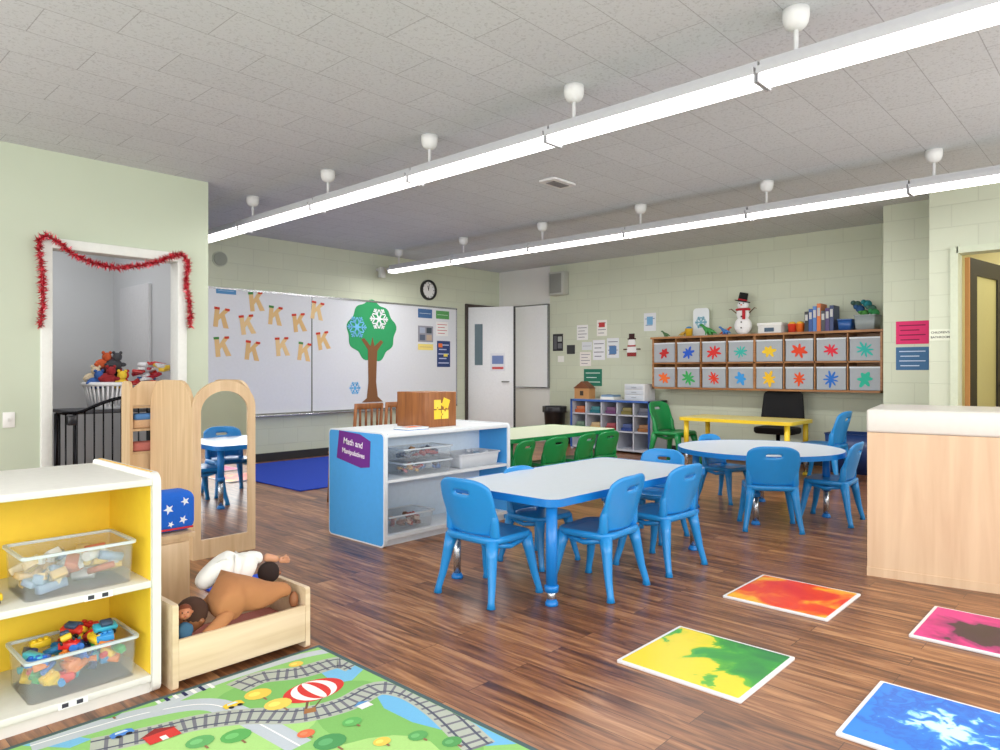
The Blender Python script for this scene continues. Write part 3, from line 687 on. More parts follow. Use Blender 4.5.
ub = [False]; ug = [False]
def put(kind, x, y, rz, label, group, s=1.0):
    if kind == 'b': o = copy_tree(blue) if ub[0] else blue; ub[0] = True
    else: o = copy_tree(green) if ug[0] else green; ug[0] = True
    o.location = (x, y, 0); o.rotation_euler = (0, 0, math.radians(rz)); o.scale = (s, s, s); o['label'] = label; o['group'] = group
G1 = 'chairs around the near blue table'; G2 = 'chairs around the round table'
put('b', 2.74, 2.63, -90, 'blue plastic child chair at the left end of the near rectangular table', G1)
put('b', 3.23, 2.25, 4, 'blue plastic child chair beside the front leg of the rectangular table', G1)
put('b', 3.86, 2.23, -3, 'blue plastic child chair at the rectangular table, between front leg chair and tiles', G1)
put('b', 4.47, 2.66, 90, 'blue plastic child chair at the far right end of the rectangular table', G1, .96)
put('b', 3.42, 2.84, 180, 'blue plastic child chair tucked under the far long side of the rectangular table', G1, .9)
put('b', 5.34, 2.14, -60, 'blue plastic child chair in front of the round table, back turned to us', G2)
put('b', 5.93, 1.88, 4, 'blue plastic child chair at the right of the round table', G2)
put('b', 6.2, 2.9, 172, 'blue plastic child chair tucked behind the left side of the round table', G2, .93)
put('b', 8.0, 2.62, 0, 'larger blue plastic chair at the right end of the yellow table', 'chairs around the yellow table', 1.2)
put('g', 8.14, 4.50, 178, 'larger green plastic chair at the left end of the yellow table', 'chairs around the yellow table', 1.25)
for k, x in enumerate((4.90, 5.40, 5.88, 6.3)):
    put('g', x, 4.40, (8, -6, 4, -9)[k], 'green plastic child chair, %s from the left along the green-edged table' % ('first', 'second', 'third', 'fourth')[k], 'chairs along the green table', .87)

# tables
TOPC = (208, 218, 229)
def table_leg(x, y, ztop, col, t, ext=.2):
    l = part('leg', B().tube([(x, y, ztop-.03), (x, y, ext)], .03, col, 16).lathe([(.036, ext), (.038, ext+.03), (.031, ext+.035)], col, 16, T3(x, y, 0)), M_PLAST, t)
    part('leg_extension', B().tube([(x, y, ext+.01), (x, y, .02)], .022, (200, 204, 210), 14), M_METAL, l, 'chrome adjustable leg end')
    part('foot', B().lathe([(.034, 0), (.034, .012), (.024, .03)], col, 16, T3(x, y, 0)), M_PLAST, l)
def rect_table(x0, y0, x1, y1, z, col, lab, topc=TOPC, ext=.2):
    cx, cy = (x0+x1)/2, (y0+y1)/2
    t = thing('activity_table', lab, 'table', (cx, cy, 0))
    part('tabletop', B().slab(x1-x0-.014, y1-y0-.014, .07, z-.03, z, topc, .003, 0, None, cx, cy), M_PLAST, t)
    part('edge_band', B().ring(rrect(x1-x0, y1-y0, .08), rrect(x1-x0-.014, y1-y0-.014, .073), z-.038, z+.001, col, T3(cx, cy, 0)), M_PLAST, t)
    for sx in (x0+.07, x1-.09):
        for sy in (y0+.07, y1-.09): table_leg(sx, sy, z, col, t, ext if (sx, sy) != (x0+.07, y0+.07) else min(ext, .07))
    return t
RIM = (22, 124, 206)
rect_table(2.74, 2.18, 4.42, 3.04, .55, RIM, 'rectangular blue-edged child table with pale top in the middle of the room', ext=.24)
rect_table(4.75, 4.28, 6.5, 5.2, .57, (16, 130, 66), 'rectangular green-edged child table behind the blue and white shelf', (220, 229, 198))
rect_table(7.7, 2.85, 8.42, 4.22, .64, (240, 206, 50), 'long yellow-edged child table in front of the wall cubbies', (238, 222, 140), .3)
t = thing('round_table', 'round blue-edged child table with pale top', 'table', (5.9, 2.46, 0))
z = .55; cx, cy, rr = 5.86, 2.44, .67
part('tabletop', B().prism(circ(rr-.007, 64), z-.03, z, TOPC, T3(cx, cy, 0)), M_PLAST, t)
part('edge_band', B().ring(circ(rr, 64), circ(rr-.007, 64), z-.038, z+.001, RIM, T3(cx, cy, 0)), M_PLAST, t)
for a in (20, 110, 200, 290):
    table_leg(cx+.52*math.cos(math.radians(a)), cy+.52*math.sin(math.radians(a)), z, RIM, t, .22)

# office chair
t = thing('office_chair', 'black swivel office chair behind the yellow table', 'office chair', (8.85, 3.42, 0))
def fn(u, v): return (8.98+.03*v-.03*u*u*1.5, 3.42+u*.28*(1-.12*v), .55+.41*v-.03*abs(u)**4*(v*2-1))
part('backrest', B().sheet(8, 8, fn, .05, (26, 26, 28)), M_CLOTH, t, subs=1)
part('seat', B().slab(.44, .5, .12, .42, .5, (26, 26, 28), .02, .01, None, 8.78, 3.42), M_CLOTH, t)
part('column', B().tube([(8.8, 3.42, .08), (8.8, 3.42, .43)], .025, (40, 40, 42), 12), M_METAL, t)
part('back_bar', B().tube([(8.85, 3.42, .42), (9.02, 3.42, .45), (9.02, 3.42, .6)], .016, (30, 30, 32), 8), M_PLAST, t)
for k in range(5):
    a = 2*PI*k/5+.3; c, s = math.cos(a), math.sin(a)
    l = part('base_arm', B().tube([(8.8, 3.42, .1), (8.8+.22*c*.95, 3.42+.22*s, .07)], [.022, .014], (30, 30, 32), 8), M_PLAST, t)
    part('caster', B().ball((8.8+.22*c*.95, 3.42+.22*s, .025), .025, (20, 20, 20), 12), M_PLAST, l)
tub(8.75, 2.15, .0, 9.2, 2.85, .46, (34, 62, 120), M_PLAST, 'large navy blue storage tub on the floor behind the round table', taper=.94)

# grey cubby unit by wall
ux0, ux1, uy0, uy1, uz = 8.72, 9.2, 5.2, 6.6, .77
t = thing('cubby_unit', 'low grey cubby unit with blue edges against the wall under the notices', 'cubby unit', ((ux0+ux1)/2, (uy0+uy1)/2, 0))
gc = (196, 200, 212)
part('carcass', B().box((ux0, uy0, .03), (ux1, uy1, .06), gc).box((ux0, uy0, uz-.03), (ux1, uy1, uz), gc).box((ux0, uy0, .0), (ux1, uy0+.03, uz), gc).box((ux0, uy1-.03, 0), (ux1, uy1, uz), gc).box((ux1-.015, uy0, .03), (ux1, uy1, uz), (120, 130, 160)), M_PAINT, t)
for z in (.3, .54):
    part('shelf', B().box((ux0+.01, uy0+.03, z), (ux1-.015, uy1-.03, z+.02), gc), M_PAINT, t)
for k in range(1, 5):
    y = uy0+(uy1-uy0)*k/5
    part('divider', B().box((ux0+.01, y-.01, .06), (ux1-.015, y+.01, uz-.03), gc), M_PAINT, t)
part('edge_trim', B().box((ux0-.008, uy0-.004, .03), (ux0, uy0+.03, uz), (44, 84, 160)).box((ux0-.008, uy1-.03, .03), (ux0, uy1+.004, uz), (44, 84, 160)).box((ux0-.008, uy0, uz-.03), (ux0, uy1, uz), (60, 100, 175)), M_PAINT, t)
cc = [('brown',(150,100,60)),('navy',(50,70,130)),('maroon',(150,50,60)),('tan',(200,170,120)),('grey green',(90,120,100)),('slate',(90,95,110)),('olive',(120,110,60)),('plum',(100,60,100)),('teal',(40,110,120)),('rust',(180,90,50))]
for k in range(10):
    col_ = k % 5; row = k//5; y = uy0+(uy1-uy0)*(col_+.5)/5; z0_ = (.32, .56)[row]
    hh = .1+.03*((k*3) % 3)
    b = B().box((ux0+.04, y-.09, z0_), (ux1-.06, y+.09, z0_+hh*.5), cc[k][1], .006).box((ux0+.05, y-.08, z0_+hh*.5), (ux1-.08, y+.07, z0_+hh), [int(c*.8+40) for c in cc[k][1]], .006)
    single('folded_mat', b, M_CLOTH, '%s folded cloth in the %s shelf of the grey cubby unit' % (cc[k][0], ('middle', 'top')[row]), 'folded cloth', 'folded cloths in the grey cubby unit')
y = onA(638, 400, 8.9)[0]
t = thing('drawer_tower', 'small white drawer tower on the grey cubby unit', 'drawer unit', (8.92, y, uz))
part('frame', B().box((8.8, y-.17, uz), (9.1, y+.17, uz+.24), (215, 216, 218), .006), M_PLAST, t)
for k in range(3):
    d = part('drawer', B().box((8.79, y-.15, uz+.015+.073*k), (8.801, y+.15, uz+.075+.073*k), (200, 206, 214), .003), M_PLAST, t)
    part('handle', B().box((8.782, y-.04, uz+.04+.073*k), (8.79, y+.04, uz+.05+.073*k), (150, 155, 165)), M_PLAST, d)
y = onA(584, 398, 8.9)[0]
t = thing('toy_house', 'small brown wooden toy house on the left end of the grey cubby unit', 'toy house', (8.92, y, uz))
part('walls', B().box((8.84, y-.14, uz), (9.0, y+.14, uz+.16), (186, 136, 84)), M_PAINT, t)
part('roof', B().prism([(-.16, .16), (.16, .16), (0, .27)], -.17, .0, (120, 70, 40), FA(8.83, y, uz)), M_PAINT, t)
part('window', B().box((8.834, y-.03, uz+.05), (8.84, y+.03, uz+.12), (60, 50, 40)), M_PAINT, t)
yq = onA(610, 398, 8.9)[0]
single('paper_stack', B().box((8.82, yq-.12, uz), (9.05, yq+.12, uz+.04), (226, 226, 222)).box((8.83, yq-.1, uz+.04), (9.04, yq+.11, uz+.07), (120, 150, 180)), M_PAPER, 'stack of papers between the toy house and the drawer tower', 'papers')
y = 7.1
t = thing('trash_bin', 'black trash bin with a liner by the wall near the small whiteboard', 'trash bin', (8.95, y, 0))
part('bin', B().lathe([(.14, 0), (.18, .6), (.19, .61), (.17, .6), (.13, .02)], (30, 30, 32), 28, T3(8.95, y, 0)), M_PLAST, t)
def fn(u, v):
    a = PI*u; return (8.95+(.192+.008*math.sin(a*9))*math.cos(a), y+(.192+.008*math.sin(a*9))*math.sin(a), .53+.1*v)
part('liner', B().sheet(36, 3, fn, .004, (44, 44, 48)), M_PLAST, t)

# ---------------------------------------------------------------- centre shelf
sx0, sx1, sy0, sy1, sz = 2.93, 4.2, 3.79, 4.45, .775
t = thing('toy_shelf', 'low double-sided white toy shelf with blue end panels behind the table', 'toy shelf', ((sx0+sx1)/2, (sy0+sy1)/2, 0))
WC = (226, 231, 236); CB = (74, 166, 236)
part('top', B().box((sx0+.03, sy0, sz-.03), (sx1-.03, sy1, sz), WC, .004), M_PAINT, t)
part('shelf', B().box((sx0+.03, sy0+.01, .435), (sx1-.03, sy1-.01, .455), WC), M_PAINT, t)
part('shelf', B().box((sx0+.03, sy0+.01, .05), (sx1-.03, sy1-.01, .075), WC), M_PAINT, t)
part('back_panel', B().box((sx0+.03, 4.11, .075), (sx1-.03, 4.125, sz-.03), (210, 224, 238)), M_PAINT, t)
part('plinth', B().box((sx0+.03, sy0+.04, 0), (sx1-.03, sy1-.04, .05), WC), M_PAINT, t)
for x in (sx0, sx1-.03):
    ol = rrect(sy1-sy0, sz+.005, .035)
    e = part('end_panel', B().prism(ol, 0, .03, WC, FA(x+.03, (sy0+sy1)/2, (sz+.005)/2)), M_PAINT, t)
    part('blue_face', B().prism(rrect(sy1-sy0-.02, sz-.015, .03), 0, .034, CB, FA(x+.032, (sy0+sy1)/2, (sz+.005)/2)), M_PAINT, e, 'light blue laminate face')
Ya, za = onA(338, 431, sx0); Yb, zb = onA(371, 468, sx0)
t = thing('shelf_sign', 'purple sign reading Math and Manipulatives on the blue end panel', 'sign', (sx0-.003, (Ya+Yb)/2, zb))
w = abs(Ya-Yb)/2; h = (za-zb)/2; M = FA(sx0-.0022, (Ya+Yb)/2, (za+zb)/2) @ RZ(math.radians(-6))
part('panel', B().prism([(-w, -h*.85), (w*.5, -h), (w, -h*.8), (w*.95, h*.75), (w*.3, h), (-w*.95, h*.9)], 0, .003, (110, 40, 140), M), M_PAPER, t)
text_part('Math and', .062, (245, 240, 250), M @ T3(-.01, .04, .0036), t); text_part('Manipulatives', .05, (245, 240, 250), M @ T3(0, -.03, .0036), t)

def clutter(name, cat, x0, y0, z0, x1, y1, z1, n, pal, lab, group, smin=.02, smax=.05, kinds=('box',)):
    for k in range(n):
        x = random.uniform(x0, x1); y = random.uniform(y0, y1); z = z0+(z1-z0)*(k/n)
        s = [random.uniform(smin, smax) for _ in range(3)]; c = random.choice(pal)
        M = T3(x, y, z+.02) @ Matrix.Rotation(random.uniform(-.5, .5), 4, 'X') @ Matrix.Rotation(random.uniform(-.4, .4), 4, 'Y') @ RZ(random.uniform(0, 3))
        kd = kinds[k % len(kinds)]; b = B()
        if kd == 'box': b.box((-s[0], -s[1]*.5, -s[2]*.35), (s[0], s[1]*.5, s[2]*.35), c, .003, 1, M)
        elif kd == 'arch':
            pts = [(s[0]*math.cos(a), s[0]*math.sin(a)) for a in [PI*q/10 for q in range(11)]]+[(s[0]*.45*math.cos(a), s[0]*.45*math.sin(a)) for a in [PI-PI*q/10 for q in range(11)]]
            b.prism(pts, -.012, .012, c, M)
        elif kd == 'cyl': b.tube([(-s[0], 0, 0), (s[0], 0, 0)], s[1]*.35, c, 14, M)
        elif kd == 'brick':
            b.box((-s[0], -s[1]*.6, -.012), (s[0], s[1]*.6, .012), c, .002, 1, M)
            for q in (-.6, 0, .6): b.tube([(s[0]*q, 0, .011), (s[0]*q, 0, .019)], .008, c, 10, M)
        elif kd == 'car':
            b.box((-.04, -.018, -.008), (.04, .018, .012), c, .004, 1, M).box((-.02, -.015, .011), (.022, .015, .028), (60, 80, 110), .004, 1, M)
            for q in (-.024, .024):
                for r_ in (-.02, .02): b.tube([(q, r_-.004, -.01), (q, r_+.004, -.01)], .01, (30, 30, 30), 10, M)
        single(name, b, M_PLAST, lab, cat, group)
CL = (226, 234, 242)
tub(3.14, 3.83, .455, 3.60, 4.08, .545, CL, M_CLEAR, 'lower clear bin of the stacked pair on the middle shelf of the blue toy shelf', taper=.95)
clutter('bear_counter', 'toy counter', 3.2, 3.88, .462, 3.55, 4.03, .50, 22, [(190,60,50),(60,60,70),(200,150,60),(70,110,170)], 'small coloured counting toy in the lower stacked bin', 'counting toys in the lower stacked bin', .02, .035, ('box', 'cyl'))
tub(3.14, 3.83, .55, 3.60, 4.08, .645, CL, M_CLEAR, 'upper clear bin of the stacked pair on the middle shelf of the blue toy shelf', taper=.95)
clutter('linking_cube', 'toy cube', 3.2, 3.88, .562, 3.55, 4.03, .60, 22, [(160,50,60),(40,50,80),(90,100,120),(170,130,90)], 'small coloured linking piece in the upper stacked bin', 'linking pieces in the upper stacked bin', .02, .035, ('box', 'brick'))
tub(3.68, 3.83, .455, 4.12, 4.08, .56, (226, 230, 236), M_FROST, 'white frosted bin at the right of the middle shelf of the blue toy shelf', taper=.92)
clutter('toy_piece', 'toy piece', 3.74, 3.88, .50, 4.06, 4.03, .545, 10, [(225,228,232),(150,170,190),(200,205,210)], 'pale plastic toy piece in the white frosted bin', 'toy pieces in the frosted bin', .02, .03, ('box', 'cyl'))
tub(3.0, 3.83, .075, 3.42, 4.08, .19, CL, M_CLEAR, 'clear bin on the bottom shelf of the blue toy shelf', taper=.92)
clutter('toy_piece', 'toy piece', 3.07, 3.88, .085, 3.36, 4.03, .14, 16, [(170,70,60),(120,50,50),(220,190,170),(140,100,80)], 'reddish toy piece in the bottom clear bin of the blue toy shelf', 'toy pieces in the bottom clear bin', .025, .04, ('box', 'brick'))
t = thing('puzzle_box', 'brown wooden box with a yellow jigsaw symbol on the blue toy shelf', 'box', (3.6, 4.12, sz))
part('box_body', B().box((3.44, 3.96, sz), (3.76, 4.29, sz+.265), (150, 90, 40), .004), M_BROWN, t)
def jig(h, sgn=(-1, 1, 1, -1)):
    out = []
    for (x0, y0, x1, y1), s in zip(((-h,-h,h,-h), (h,-h,h,h), (h,h,-h,h), (-h,h,-h,-h)), sgn):
        dx, dy = (x1-x0), (y1-y0)
        out.append((x0, y0))
        if s == 0: continue
        for k in range(9):
            a = -PI*.25+PI*1.5*(k/8); uu = .5-.12*math.cos(a); vv = .085+.12*math.sin(a)
            out.append((x0+dx*uu+dy*s*vv, y0+dy*uu-dx*s*vv))
    return out
Mj = FB(3.6, 3.96, sz+.13)
part('jigsaw_symbol', B().prism(jig(.034, (0, 1, 1, 0)), 0, .003, (246, 208, 60), Mj @ T3(-.036, -.036, 0)), M_PAPER, t)
part('jigsaw_symbol', B().prism(jig(.034, (0, 0, -1, -1)), 0, .003, (250, 216, 80), Mj @ T3(.042, -.036, 0)), M_PAPER, t)
part('jigsaw_symbol', B().prism(jig(.034, (-1, 1, 0, 0)), 0, .003, (250, 216, 80), Mj @ T3(-.036, .042, 0)), M_PAPER, t)
part('jigsaw_symbol', B().prism(jig(.034, (1, 0, 0, 0)), 0, .003, (246, 208, 60), Mj @ T3(.05, .05, 0) @ RZ(-.35)), M_PAPER, t)
t = thing('picture_book', 'thin picture book lying on the blue toy shelf beside the wooden box', 'book', (3.3, 3.95, sz))
part('cover', B().box((3.2, 3.87, sz), (3.4, 4.03, sz+.004), (60, 120, 190)).box((3.2, 3.87, sz+.014), (3.4, 4.03, sz+.018), (205, 216, 228)).box((3.24, 3.9, sz+.018), (3.36, 3.99, sz+.0186), (230, 120, 60)), M_PAPER, t)
part('pages', B().box((3.203, 3.873, sz+.004), (3.397, 4.027, sz+.014), (240, 238, 230)), M_PAPER, t)
def wchair(x, y, rz, lab):
    t = thing('wooden_chair', lab, 'chair', (0, 0, 0), 0, 'wooden chairs behind the toy shelf')
    c = (176, 118, 62)
    part('seat', B().slab(.36, .36, .03, .44, .47, c, .006), M_BROWN, t)
    for sx in (-.15, .15):
        part('leg', B().tube([(sx, .15, .44), (sx*1.1, .17, 0)], [.018, .014], c, 10), M_BROWN, t)
        part('leg', B().tube([(sx*1.1, -.2, 0), (sx, -.16, .45), (sx, -.2, .9)], [.014, .018, .014], c, 10), M_BROWN, t)
    for z in (.86, .62):
        part('back_rail', B().box((-.16, -.21, z), (.16, -.185, z+.05), c, .006), M_BROWN, t)
    for k in range(4):
        part('spindle', B().tube([(-.1+.066*k, -.195, .64), (-.1+.066*k, -.198, .88)], .011, c, 8), M_BROWN, t)
    t.location = (x, y, 0); t.rotation_euler = (0, 0, rz)
wchair(3.80, 5.35, PI*.02, 'left wooden spindle-back chair behind the blue toy shelf')
wchair(4.22, 5.4, -PI*.02, 'right wooden spindle-back chair behind the blue toy shelf')

# ---------------------------------------------------------------- yellow shelf
x0, x1, y0, y1, zt = .05, 1.055, 2.71, 3.38, .8
t = thing('yellow_toy_shelf', 'low white toy shelf with yellow back at the left edge', 'toy shelf', (.55, 2.95, 0))
YE = (255, 214, 60); WS = (230, 228, 221)
part('top', B().box((x0, y0, zt-.025), (x1-.03, y1, zt), WS, .004), M_PAINT, t)
part('shelf', B().box((x0, y0+.01, .395), (x1-.03, y1, .42), WS, .003), M_PAINT, t)
part('shelf', B().box((x0, y0+.01, .045), (x1-.03, y1, .07), WS, .003), M_PAINT, t)
part('back_panel', B().box((x0, 3.16, .07), (x1-.03, 3.175, zt-.025), YE), M_PAINT, t, 'yellow back')
part('plinth', B().box((x0, y0+.03, 0), (x1-.03, y1, .045), WS), M_PAINT, t)
ol = rrect(y1-y0, zt+.02, .04)
e = part('end_panel', B().prism(ol, 0, .03, WS, FA(x1, (y0+y1)/2, (zt+.02)/2)), M_PAINT, t)
part('inner_face', B().box((x1-.032, y0+.02, .07), (x1-.03, 3.16, zt-.03), YE), M_PAINT, e, 'yellow inner face')
part('edge_trim', B().box((x1-.02, y0+.05, zt+.0195), (x1-.012, y1-.05, zt+.022), (230, 180, 60)), M_PAINT, e, 'thin yellow line along the edge')
e = part('end_panel', B().prism(ol, 0, .03, WS, FA(x0+.02, (y0+y1)/2, (zt+.02)/2)), M_PAINT, t)
tub(.63, 2.76, .42, .98, 3.02, .57, CL, M_CLEAR, 'clear bin of wooden blocks on the middle shelf of the yellow toy shelf', taper=.96)
clutter('toy_block', 'toy block', .67, 2.81, .43, .94, 2.98, .515, 46, [(230,200,152),(212,178,128),(226,226,228),(150,170,200),(226,190,100),(190,196,205),(236,218,182),(196,110,80)], 'small toy block in the clear bin on the middle yellow shelf', 'blocks in the clear bin on the middle yellow shelf', .03, .05, ('box', 'arch', 'box', 'cyl'))
tub(.64, 2.76, .07, .99, 3.02, .215, CL, M_CLEAR, 'clear bin of building bricks and vehicles on the bottom yellow shelf', taper=.96)
clutter('toy_brick', 'toy brick', .68, 2.81, .08, .95, 2.98, .21, 70, [(230,50,50),(50,120,220),(250,210,50),(60,175,85),(240,135,50),(50,60,100),(90,200,220),(60,150,220)], 'brightly coloured toy brick in the bottom bin of the yellow shelf', 'toy bricks in the bottom bin', .022, .04, ('brick', 'box', 'brick', 'cyl'))
clutter('toy_car', 'toy car', .70, 2.81, .215, .92, 2.95, .235, 4, [(60,170,200),(230,60,50),(240,200,60)], 'small toy car on top of the bricks in the bottom bin', 'toy cars in the bottom bin', .03, .04, ('car',))
for x, z, lab in ((.80, .395, 'middle'), (.72, .045, 'bottom')):
    single('shelf_label', B().box((x, y0+.004, z+.002), (x+.09, y0+.01, z+.024), (245, 245, 245)).box((x+.01, y0+.003, z+.006), (x+.03, y0+.004, z+.02), (60, 60, 70)).box((x+.055, y0+.003, z+.006), (x+.075, y0+.004, z+.02), (60, 60, 70)), M_PAPER, 'small picture label on the edge of the %s yellow shelf board' % lab, 'label')
b = B(); M = T3(.52, 2.82, .436)
b.box((-.06, -.03, 0), (.06, .03, .025), (240, 200, 40), .006, 2, M).box((-.02, -.026, .024), (.05, .026, .05), (50, 60, 70), .006, 2, M)
for q in (-.035, .035):
    for r_ in (-.032, .032): b.tube([(q, r_-.006, 0), (q, r_+.006, 0)], .016, (30, 30, 30), 14, M)
single('toy_car', b, M_PLAST, 'yellow and black toy car at the left end of the middle yellow shelf', 'toy car')

# ---------------------------------------------------------------- doll bed
bx0, bx1, by0, by1 = 1.085, 1.67, 2.68, 3.0
t = thing('doll_bed', 'low pale wooden doll bed holding dolls, in front of the yellow shelf', 'doll bed', ((bx0+bx1)/2, (by0+by1)/2, 0))
part('headboard', B().prism(rrect(by1-by0, .32, .012), 0, .022, (236, 214, 176), FA(bx0+.022, (by0+by1)/2, .16)), M_PLYX, t)
part('footboard', B().prism(rrect(by1-by0, .26, .012), 0, .022, (236, 214, 176), FA(bx1, (by0+by1)/2, .13)), M_PLYX, t)
for y in (by0, by1-.018):
    part('side_rail', B().box((bx0+.022, y, .03), (bx1-.022, y+.018, .185), (236, 214, 176), .003), M_PLYX, t)
part('base', B().box((bx0+.022, by0+.018, .05), (bx1-.022, by1-.018, .065), (236, 214, 176)), M_PLYX, t)
single('doll_mattress', B().box((bx0+.03, by0+.025, .065), (bx1-.03, by1-.025, .12), (196, 120, 110), .02, 3), M_CLOTH, 'dusty pink mattress inside the doll bed', 'mattress')
def face(c, r, f, skinc, hairc, t, up=Vector((0, 0, 1)), hs=1.03):
    f = f.normalized(); side = f.cross(up).normalized(); up = side.cross(f).normalized()
    sm = solid(skinc, .45); q = lambda a, b_, c_: c+side*a*r+up*b_*r+f*c_*r
    b = B().ball(c, (r, r, r*.98), skinc, 22).ball(q(.32, -.3, .55), r*.42, skinc, 12).ball(q(-.32, -.3, .55), r*.42, skinc, 12)
    part('head', b, sm, t)
    part('hair', B().ball(c-f*r*.16+up*r*.14, r*hs, hairc, 20), solid(hairc, .95, bump=.6), t)
    part('nose', B().ball(q(0, -.05, 1.0), r*.13, skinc, 10), sm, t)
    part('mouth', B().ball(q(0, -.42, .9), (r*.16, r*.12, r*.07), (176, 70, 70), 10), solid((176, 70, 70), .5), t)
    for s_ in (-1, 1):
        part('eye', B().ball(q(.36*s_, .14, .88), r*.11, (20, 20, 24), 10), solid((20, 20, 24), .15), t)
        part('ear', B().ball(q(.98*s_, -.02, .0), r*.2, skinc, 10), sm, t)
t = thing('cloth_doll', 'large brown cloth doll slumped face down in the doll bed', 'doll', (1.38, 2.80, .12))
SK = (150, 96, 62)
V = [(1.46,2.79,.27),(1.38,2.785,.275),(1.31,2.78,.25),(1.27,2.775,.225),(1.33,2.735,.215),(1.26,2.715,.18),(1.21,2.705,.165),(1.35,2.85,.25),(1.28,2.88,.22),(1.51,2.75,.24),(1.575,2.745,.265),(1.61,2.74,.235),(1.52,2.85,.25),(1.59,2.87,.22)]
E = [(0,1),(1,2),(2,3),(2,4),(4,5),(5,6),(2,7),(7,8),(0,9),(9,10),(10,11),(0,12),(12,13)]
skin_mesh('body', V, E, [.085,.088,.068,.045,.036,.028,.02,.036,.028,.05,.036,.026,.05,.036], solid((180, 122, 78), .9, bump=.4), t)
b = B().ball((1.195, 2.70, .158), (.02, .013, .014), SK, 12)
for k in range(4): b.tube([(1.19, 2.696+.004*k, .152+.004*k), (1.163, 2.69+.005*k, .146+.006*k)], [.0055, .004], SK, 8)
b.tube([(1.195, 2.692, .165), (1.186, 2.684, .182)], [.006, .0045], SK, 8)
part('hand', b, solid(SK, .6), t)
part('foot', B().ball((1.622, 2.735, .205), (.02, .022, .036), SK, 14), solid(SK, .6), t)
face(Vector((1.205, 2.80, .225)), .06, Vector((-.75, -.1, -.65)), SK, (70, 44, 32), t, Vector((-.6, -.3, .7)))
t = thing('baby_doll', 'baby doll in a fluffy white outfit lying behind the brown doll', 'doll', (1.48, 2.92, .12))
SK2 = (206, 148, 114)
V = [(1.47,2.90,.345),(1.40,2.91,.36),(1.33,2.92,.335),(1.28,2.92,.29),(1.53,2.89,.32),(1.37,2.88,.385),(1.44,2.92,.405),(1.52,2.91,.375),(1.57,2.90,.37),(1.44,2.93,.28),(1.44,2.93,.19)]
E = [(0,1),(1,2),(2,3),(0,4),(1,5),(1,6),(0,7),(7,8),(0,9),(9,10)]
skin_mesh('outfit', V, E, [.058,.058,.048,.036,.038,.036,.03,.034,.028,.045,.045], solid((244, 242, 238), .95, bump=.6), t)
skin_mesh('forearm', [(1.57,2.90,.37),(1.61,2.885,.358),(1.635,2.88,.35)], [(0,1),(1,2)], [.022,.018,.015], solid(SK2, .45), t)
c = (1.65, 2.875, .346); b = B().ball(c, (.02, .012, .015), SK2, 12)
for k in range(4): b.tube([(c[0], c[1], c[2]-.009+.006*k), (c[0]+.032-.003*abs(k-1), c[1]-.008, c[2]-.014+.008*k)], [.005, .0035], SK2, 8)
b.tube([(c[0]-.004, c[1]-.006, c[2]+.006), (c[0]+.01, c[1]-.016, c[2]+.024)], [.005, .004], SK2, 8)
part('hand', b, solid(SK2, .45), t)
face(Vector((1.59, 2.885, .30)), .046, Vector((.55, .5, .35)), (150, 96, 68), (44, 30, 26), t)
t = thing('rag_doll', 'small doll in blue and orange clothes at the head of the doll bed', 'doll', (1.14, 2.72, .12))
V = [(1.15,2.73,.15),(1.15,2.728,.20),(1.148,2.728,.235),(1.175,2.715,.135),(1.135,2.715,.135),(1.18,2.72,.2),(1.12,2.72,.2)]
skin_mesh('body', V, [(0,1),(1,2),(0,3),(0,4),(1,5),(1,6)], [.028,.027,.016,.014,.014,.011,.011], solid((60, 100, 130), .9, bump=.3), t)
face(Vector((1.148, 2.725, .27)), .027, Vector((-.3, -.9, .1)), (190, 120, 84), (120, 60, 36), t)

# wooden stand and star cushion
t = thing('play_cabinet', 'small brown wooden play cabinet between the yellow shelf and mirror', 'cabinet', (1.38, 3.62, 0))
part('carcass', B().box((1.26, 3.5, .0), (1.5, 3.52, .38)).box((1.26, 3.74, 0), (1.5, 3.76, .38)).box((1.24, 3.48, .38), (1.52, 3.78, .4)).box((1.26, 3.52, .04), (1.5, 3.74, .06)).box((1.48, 3.52, .06), (1.5, 3.74, .38)), M_PLY, t)
part('door', B().box((1.27, 3.485, .05), (1.49, 3.499, .36), (180, 130, 80), .004), M_PLY, t)
def starp(r):
    return [(r*(1 if k % 2 == 0 else .42)*math.sin(PI*k/5), r*(1 if k % 2 == 0 else .42)*math.cos(PI*k/5)) for k in range(10)][::-1]
b = B().box((1.27, 3.53, .40), (1.55, 3.70, .60), (28, 100, 206), .045, 4)
for k, (u, v, r) in enumerate(((1.34, .46, .022), (1.41, .52, .026), (1.48, .46, .022), (1.35, .555, .02), (1.49, .55, .022), (1.42, .445, .016), (1.30, .50, .016))):
    b.prism(starp(r), -.003, .0015, (238, 242, 248), FB(u, 3.53, v) @ RZ(k*.4))
b.box((1.30, 3.5285, .415), (1.53, 3.531, .424), (200, 50, 60))
single('star_cushion', b, M_CLOTH, 'bright blue cushion with white stars on the play cabinet', 'cushion')
single('floor_mat', B().slab(.34, .42, .02, 0.0, .014, (30, 80, 210), .003, 0, None, 1.88, 3.62), M_CLOTH, 'small royal blue floor mat beside the play cabinet', 'mat')

